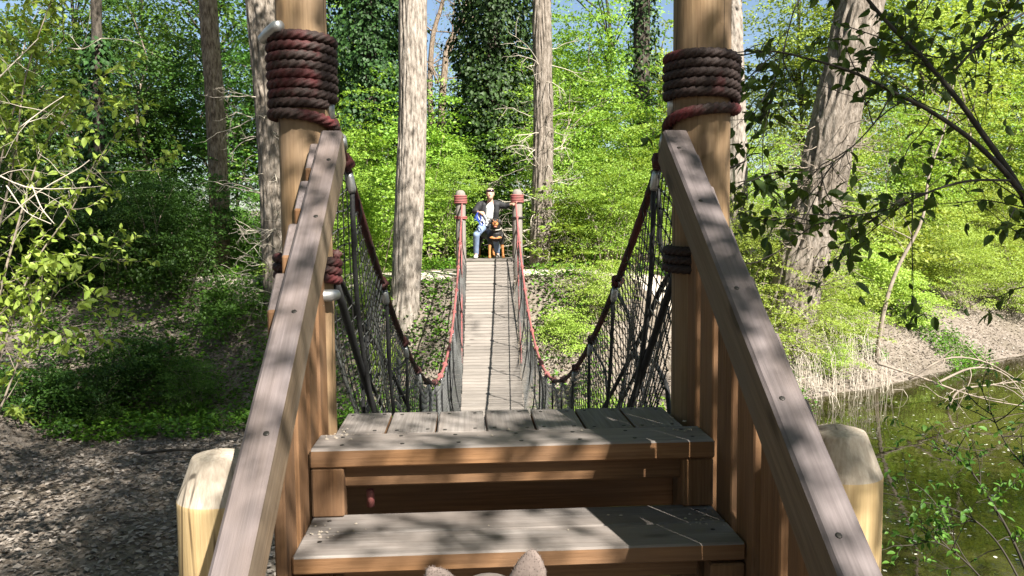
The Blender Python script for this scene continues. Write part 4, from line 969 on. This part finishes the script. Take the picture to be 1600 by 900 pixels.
#FIGURES
# ------------------------------------------------------------------ people and animals
def sphere_tris(c, r, seg=12):
    V, T = [], []; rings = seg//2
    for i in range(rings+1):
        th = math.pi*i/rings
        for k in range(seg):
            a = 2*math.pi*k/seg; V.append((c[0]+r[0]*math.sin(th)*math.cos(a), c[1]+r[1]*math.sin(th)*math.sin(a), c[2]+r[2]*math.cos(th)))
    for i in range(rings):
        for k in range(seg):
            k2 = (k+1) % seg; a, b, c_, d = i*seg+k, i*seg+k2, (i+1)*seg+k2, (i+1)*seg+k
            if i > 0: T.append((a, d, b))
            if i < rings-1: T.append((b, d, c_))
    return np.array(V), np.array(T)
def blob(name, prims, voxel, mats, parent, smooth=4):
    """prims: (points [(xyz, r)], material index) chains of spheres fused by voxel remesh into one continuous skin"""
    arrs = []; samples = []
    for chain, mi in prims:
        for k in range(len(chain)):
            (p0, r0) = chain[k]; (p1, r1) = chain[min(k+1, len(chain)-1)]
            R0 = np.array(r0 if hasattr(r0, '__len__') else (r0,)*3, float); R1 = np.array(r1 if hasattr(r1, '__len__') else (r1,)*3, float)
            dist = np.linalg.norm(np.array(p1)-np.array(p0)); n = max(1, int(dist/(min(R0.min(), R1.min())*.45)))
            for q in range(n):
                t = q/n; c = np.array(p0)*(1-t)+np.array(p1)*t; R = R0*(1-t)+R1*t
                arrs.append(sphere_tris(c, R)); samples.append((*c, R.mean(), mi))
    v, t = cat_arrays(arrs); me = np_mesh(name+'_src', v, t)
    o = bpy.data.objects.new(name, me); COL.objects.link(o)
    md = o.modifiers.new('r', 'REMESH'); md.mode = 'VOXEL'; md.voxel_size = voxel
    if smooth:
        ms = o.modifiers.new('s', 'SMOOTH'); ms.factor = .5; ms.iterations = smooth
    dg = bpy.context.evaluated_depsgraph_get(); m2 = bpy.data.meshes.new_from_object(o.evaluated_get(dg)); m2.name = name
    o.modifiers.clear(); o.data = m2; bpy.data.meshes.remove(me); m2.materials.clear()
    for m in mats: m2.materials.append(m)
    if len(mats) > 1:
        ce = np.zeros(len(m2.polygons)*3); m2.polygons.foreach_get('center', ce); ce = ce.reshape(-1, 3); Sm = np.array(samples); idx = np.zeros(len(ce), dtype=np.int32)
        for a in range(0, len(ce), 4000):
            dd = np.linalg.norm(ce[a:a+4000, None, :]-Sm[None, :, :3], axis=2)-Sm[None, :, 3]; idx[a:a+4000] = Sm[np.argmin(dd, 1), 4]
        m2.polygons.foreach_set('material_index', idx)
    m2.polygons.foreach_set('use_smooth', np.ones(len(m2.polygons), bool))
    if parent: o.parent = parent; o.location = -Vector(parent.location)
    return o
def child(root, name, mesh):
    o = link(name, mesh, root); o.location = -Vector(root.location); return o
mk = lambda n, c, r=.8, var=.2, sc=14, b=0: plain(n, c, r, var=var, scale=sc, bump=b)
SK = mk('skin', (.50, .28, .20), .55, .08); HAIR = mk('hair_grey', (.26, .21, .16), .8, .35, 60); JAC = mk('jacket_black', (.020, .020, .022), .75, .4)
SHI = mk('shirt_white', (.62, .62, .60), .85, .06); JEA = mk('jeans_blue', (.15, .20, .30), .85, .25); SHO = mk('shoe_pale', (.55, .52, .48), .7, .15)
man = tag(empty('person', (-.05, 14.45, .002)), 'man in black jacket, white shirt and jeans leaning on the far right post', 'person')
fing = []
def hand(w_, dr, side, curl):   # palm + five fingers
    w_ = Vector(w_); d = Vector(dr).normalized(); s_ = Vector(side).normalized(); n_ = d.cross(s_).normalized(); out = []
    out.append(([(w_, .026), (w_+d*.045, (.034)), (w_+d*.075, .030)], 0))
    for k, (o_, l) in enumerate(((-.030, .055), (-.010, .065), (.010, .062), (.029, .048))):
        b_ = w_+d*.08+s_*o_; m = b_+d*l*.5+n_*curl*l*.25; e = b_+d*l*.8+n_*curl*l*.8; out.append(([(b_, .0105), (m, .0098), (e, .008)], 0))
    b_ = w_+d*.03-s_*.033; out.append(([(b_, .013), (b_+d*.03-s_*.028+n_*curl*.01, .0115), (b_+d*.055-s_*.022+n_*curl*.025, .009)], 0))
    return out
hc = (.025, 14.26, 1.335)
body = [([((-.03, 14.57, .76), .12), ((-.01, 14.48, .92), .125), ((.02, 14.39, 1.07), .12), ((.025, 14.34, 1.18), .07), ((.03, 14.31, 1.24), .052)], 0),
        ([((.028, 14.275, 1.355), (.084, .10, .10)), ((.026, 14.232, 1.31), (.068, .074, .088))], 0), ([((.026, 14.20, 1.27), (.042, .04, .035))], 0),
        ([((.026, 14.165, 1.335), (.012, .014, .022)), ((.026, 14.158, 1.315), (.016, .014, .012))], 0),
        ([((-.05, 14.28, 1.34), (.012, .02, .032))], 0), ([((.104, 14.28, 1.34), (.012, .02, .032))], 0),
        ([((-.02, 14.178, 1.362), (.018, .012, .008))], 0), ([((.07, 14.178, 1.362), (.018, .012, .008))], 0), ([((.026, 14.17, 1.284), (.026, .014, .008))], 0),
        ([((-.14, 14.40, 1.12), .045), ((-.30, 14.33, .99), .038), ((-.215, 14.15, .965), .027)], 0),
        ([((.20, 14.40, 1.12), .05), ((.36, 14.29, 1.09), .038), ((.47, 14.19, 1.13), .027)], 0),
        ([((-.12, 14.55, .72), .085), ((-.27, 14.25, .50), .058), ((-.28, 14.40, .10), .04), ((-.285, 14.33, .05), .035)], 0),
        ([((.07, 14.57, .72), .085), ((.13, 14.36, .48), .058), ((.17, 14.60, .10), .04), ((.175, 14.52, .05), .035)], 0)]
body += hand((-.205, 14.13, .962), (.5, -.8, -.15), (0, .1, 1), -1) + hand((.475, 14.185, 1.13), (.85, -.35, .15), (.2, .6, .8), 1)
blob('body', body, .0075, [SK], man, 3)
blob('jacket', [([((-.03, 14.59, .80), .135), ((-.01, 14.52, .95), .14), ((.02, 14.43, 1.09), (.15, .10, .09)), ((.03, 14.37, 1.19), .07)], 0),
    ([((-.10, 14.40, 1.13), .10), ((-.185, 14.37, 1.115), .085), ((-.305, 14.335, .985), .06), ((-.245, 14.205, .968), .041)], 0), ([((.13, 14.40, 1.13), .10), ((.225, 14.365, 1.12), .085), ((.36, 14.29, 1.09), .06), ((.425, 14.225, 1.115), .041)], 0),
    ([((-.10, 14.335, 1.12), .07), ((-.115, 14.355, .98), .072), ((-.125, 14.41, .82), .065), ((-.13, 14.47, .72), .05)], 0), ([((.145, 14.335, 1.12), .075), ((.145, 14.355, .98), .078), ((.12, 14.41, .82), .07), ((.095, 14.47, .72), .05)], 0)], .012, [JAC], man)
blob('shirt', [([((-.02, 14.48, .80), .125), ((0, 14.42, .92), .128), ((.02, 14.355, 1.06), (.115, .105, .1)), ((.025, 14.33, 1.165), (.065, .06, .04))], 0)], .012, [SHI], man)
blob('jeans', [([((-.03, 14.58, .74), (.15, .13, .10))], 0), ([((-.115, 14.55, .70), .10), ((-.27, 14.245, .50), .073), ((-.28, 14.345, .28), .066), ((-.28, 14.40, .11), .056)], 0), ([((.065, 14.57, .70), .10), ((.13, 14.355, .48), .073), ((.155, 14.50, .26), .066), ((.17, 14.60, .11), .056)], 0)], .012, [JEA], man)
blob('shoe', [([((-.28, 14.42, .048), (.042, .045, .046)), ((-.288, 14.32, .043), (.046, .05, .040)), ((-.295, 14.225, .036), (.044, .045, .032))], 0)], .01, [SHO], man)
blob('shoe', [([((.17, 14.62, .048), (.042, .045, .046)), ((.175, 14.52, .043), (.046, .05, .040)), ((.18, 14.425, .036), (.044, .045, .032))], 0)], .01, [SHO], man)
blob('hair', [([((.028, 14.275, 1.405), (.086, .105, .068)), ((.028, 14.325, 1.35), (.084, .078, .088))], 0), ([((.0, 14.20, 1.43), (.04, .03, .03)), ((.06, 14.20, 1.435), (.035, .03, .03))], 0), ([((-.042, 14.285, 1.385), (.02, .04, .045))], 0), ([((.098, 14.285, 1.385), (.02, .04, .045))], 0)], .01, [HAIR], man, 2)
child(man, 'sunglasses', Tubes().add([(-.058, 14.26, 1.405), (-.04, 14.195, 1.412), (.0, 14.178, 1.412), (.05, 14.178, 1.412), (.095, 14.195, 1.412), (.112, 14.26, 1.405)], [.006, .017, .02, .02, .017, .006], 8).mesh('sunglasses', plain('lens_dark', (.03, .012, .03), .1)))
# leash bundle in his hand
lead = tag(empty('leash', (-.18, 14.12, .93)), 'blue and white leash bundled in the man\'s hand', 'leash')
rg = random.Random(5)
LB = plain('leash_blue', (.03, .07, .42), .7); LW = plain('leash_white', (.6, .62, .68), .7)
for k in range(9):
    a = rg.uniform(-.4, .4); x = -.175+rg.uniform(-.05, .05); y = 14.11+rg.uniform(-.03, .03); h = rg.uniform(.14, .27); wv_ = rg.uniform(.025, .055); pts = []
    for q in range(15):
        t = q/14*2*math.pi; pts.append((x+wv_*math.sin(t)+a*.1*(1-math.cos(t)), y+.02*math.sin(t+k), .955-h*.5*(1-math.cos(t))))
    child(lead, 'loop', Tubes().add(pts, .0085, 6).mesh('loop', LB if k % 2 else LW))
child(lead, 'strap', Tubes().add(resample([(-.16, 14.1, .93), (-.05, 14.04, .74), (.06, 14.07, .60), (.11, 14.09, .56)], 14), .005, 6).mesh('strap', plain('strap_black', (.02, .02, .02), .6)))
# dog with the man
BLK = mk('fur_black', (.016, .014, .013), .55, .4, 40, .004); TAN = mk('fur_tan', (.38, .15, .045), .7, .25, 40, .004); NOSE = plain('nose_black', (.01, .01, .01), .25); TONG = plain('tongue', (.55, .18, .18), .5)
dog = tag(empty('dog', (.10, 14.35, .002)), 'black and tan dog with open mouth standing before the man on the landing', 'dog')
X = .13
DOGK = 1.1
db = [([((X, 14.28, .47), (.125, .14, .155)), ((X-.07, 14.45, .47), (.115, .13, .13)), ((X-.16, 14.68, .48), (.11, .13, .12)), ((X-.2, 14.82, .48), (.09, .09, .1))], 0),
      ([((X, 14.24, .53), (.10, .10, .10)), ((X-.003, 14.16, .62), (.085, .085, .085)), ((X-.006, 14.13, .685), (.085, .095, .08))], 0),
      ([((X-.006, 14.07, .665), (.055, .05, .05)), ((X-.006, 14.02, .648), (.046, .045, .04))], 1), ([((X-.006, 14.025, .672), (.026, .06, .022))], 0),
      ([((X-.006, 14.035, .602), (.034, .045, .014))], 1),
      ([((X-.04, 14.045, .728), (.011, .011, .011))], 1), ([((X+.03, 14.045, .728), (.011, .011, .011))], 1),
      ([((X-.075, 14.13, .735), (.018, .03, .025)), ((X-.098, 14.11, .70), (.014, .03, .03)), ((X-.1, 14.10, .665), (.012, .022, .02))], 0), ([((X+.063, 14.13, .735), (.018, .03, .025)), ((X+.086, 14.11, .70), (.014, .03, .03)), ((X+.088, 14.10, .665), (.012, .022, .02))], 0),
      ([((X-.06, 14.165, .40), (.045, .02, .022)), ((X-.02, 14.15, .385), (.02, .015, .014))], 1), ([((X+.06, 14.165, .40), (.045, .02, .022)), ((X+.02, 14.15, .385), (.02, .015, .014))], 1),
      ([((X-.09, 14.27, .42), (.06, .075, .10)), ((X-.095, 14.275, .29), .042)], 0), ([((X-.095, 14.275, .29), .040), ((X-.10, 14.26, .17), .031), ((X-.10, 14.25, .06), .029), ((X-.10, 14.215, .03), (.036, .045, .028))], 1),
      ([((X+.09, 14.27, .42), (.06, .075, .10)), ((X+.105, 14.275, .29), .042)], 0), ([((X+.105, 14.275, .29), .040), ((X+.115, 14.26, .17), .031), ((X+.12, 14.25, .06), .029), ((X+.125, 14.215, .03), (.036, .045, .028))], 1),
      ([((X-.25, 14.76, .44), (.06, .10, .12)), ((X-.27, 14.68, .32), .052)], 0), ([((X-.27, 14.69, .31), .045), ((X-.275, 14.80, .21), .034)], 0), ([((X-.275, 14.80, .19), .032), ((X-.275, 14.77, .08), .028), ((X-.275, 14.73, .03), (.034, .045, .028))], 1),
      ([((X-.11, 14.76, .44), (.06, .10, .12)), ((X-.06, 14.68, .32), .052)], 0), ([((X-.06, 14.69, .31), .045), ((X-.04, 14.78, .21), .034)], 0), ([((X-.04, 14.78, .19), .032), ((X-.03, 14.74, .08), .028), ((X-.025, 14.70, .03), (.034, .045, .028))], 1),
      ([((X-.21, 14.88, .54), .03), ((X-.22, 14.98, .60), .016)], 0)]
LEGK = lambda mi, p: .82 if mi == 1 and p[2] < .33 else 1.0
db = [([((X+(p[0]-X)*DOGK*1.15, 14.25+(p[1]-14.25)*DOGK, p[2]*DOGK), (np.array(r if hasattr(r, '__len__') else (r,)*3)*DOGK*LEGK(mi, p)*np.array((1.16 if p[2] > .33 else 1, 1, 1)))) for p, r in ch], mi) for ch, mi in db]
sc_ = lambda p: (X+(p[0]-X)*DOGK*1.15, 14.25+(p[1]-14.25)*DOGK, p[2]*DOGK)
blob('body', db, .0085, [BLK, TAN], dog, 2)
blob('nose', [([(sc_((X-.006, 13.972, .668)), (.018, .013, .014))], 0)], .005, [NOSE], dog, 1)
blob('tongue', [([(sc_((X-.006, 14.03, .617)), (.022, .033, .008)), (sc_((X-.006, 13.995, .605)), (.022, .015, .011))], 0)], .005, [TONG], dog, 1)
for e in (-.036, .026): blob('eye', [([(sc_((X+e, 14.04, .708)), (.011, .009, .010))], 0)], .004, [NOSE], dog, 0)
child(dog, 'collar', Tubes().add([sc_((X-.004+.094*math.cos(a), 14.19+.085*math.sin(a), .575+.035*math.sin(a))) for a in np.linspace(0, 2*math.pi, 25)], .011, 8).mesh('collar', plain('collar_pale', (.35, .33, .28), .5)))

# dog sitting in front of the viewer, only its ears reach into the picture
FUR = mk('fur_grey_brown', (.12, .096, .082), .85, .35, 55, .004); FURP = mk('fur_ear_pinkish', (.135, .104, .09), .85, .2, 70, .003)
DX, DY = -.09, -1.10
nd = tag(empty('dog', (DX, DY-.1, -.70)), 'grey-brown prick-eared dog sitting at the foot of the stairs', 'dog')
er_t, er_m, er_b = at(831, 866, 1.06), at(828, 895, 1.065), at(815, 950, 1.08)
el_t, el_m, el_b = at(672, 893, 1.06), at(688, 912, 1.065), at(712, 955, 1.08)
hd = at(764, 985, 1.09)
gz = -.70
nb_ = [([((hd.x, hd.y, hd.z), (.075, .09, .075)), ((hd.x, hd.y+.09, hd.z-.02), (.055, .07, .055)), ((hd.x, hd.y+.2, hd.z-.045), (.032, .04, .03))], 0),
       ([((hd.x, hd.y-.03, hd.z-.02), .075), ((hd.x, hd.y-.08, hd.z-.16), .085), ((hd.x, hd.y-.1, hd.z-.28), (.11, .12, .12)), ((hd.x, hd.y-.24, hd.z-.45), (.12, .14, .15)), ((hd.x, hd.y-.36, gz+.15), (.14, .15, .14))], 0)]
for s_ in (-1, 1):
    nb_ += [([((hd.x+s_*.075, hd.y-.02, hd.z-.36), (.05, .06, .09)), ((hd.x+s_*.08, hd.y-.01, gz+.25), .035), ((hd.x+s_*.08, hd.y, gz+.06), .027), ((hd.x+s_*.08, hd.y+.04, gz+.028), (.034, .05, .026))], 0),
            ([((hd.x+s_*.14, hd.y-.3, gz+.18), (.06, .12, .12)), ((hd.x+s_*.16, hd.y-.14, gz+.12), .045), ((hd.x+s_*.16, hd.y-.2, gz+.04), .03), ((hd.x+s_*.16, hd.y-.06, gz+.028), (.034, .06, .026))], 0)]
nb_ += [([((hd.x, hd.y-.5, gz+.07), .04), ((hd.x+.1, hd.y-.68, gz+.045), .035), ((hd.x+.25, hd.y-.74, gz+.035), .02)], 0)]
blob('body', nb_, .012, [FUR], nd, 3)
fx = lambda r, y=.45: (r, r*y, r)
for nm, (b_, m_, t_) in (('ear', (er_b, er_m, er_t)), ('ear', (el_b, el_m, el_t))):
    q1 = b_.lerp(m_, .5); q2 = m_.lerp(t_, .55); wid = 1.0 if t_ is er_t else .92
    e = blob(nm, [([(tuple(b_), fx(.034*wid)), (tuple(q1), fx(.031*wid)), (tuple(m_), fx(.0235*wid)), (tuple(q2), fx(.0165*wid)), (tuple(t_), fx(.0085*wid))], 0)], .0035, [FURP], nd, 2)
    me = e.data; rgf = np.random.default_rng(9); co = np.zeros(len(me.vertices)*3); me.vertices.foreach_get('co', co); co = co.reshape(-1, 3); no = np.zeros(len(me.vertices)*3); me.vertices.foreach_get('normal', no); no = no.reshape(-1, 3)
    pick = rgf.integers(0, len(co), 2600); up_ = np.array(t_-b_); up_ = up_/np.linalg.norm(up_)
    D = unit(no[pick]*.55+up_*1.3+rgf.normal(size=(2600, 3))*.25); Lh = .0038*(.5+rgf.random(2600)); v, t = leaf_arrays(co[pick]-no[pick]*.001, D, np.cross(D, rgf.normal(size=(2600, 3))), Lh, Lh*.12)
    o = link('ear_fur', np_mesh('ear_fur', v, t, None, FURP), nd); o.location = e.location; tag(o, kind='stuff')
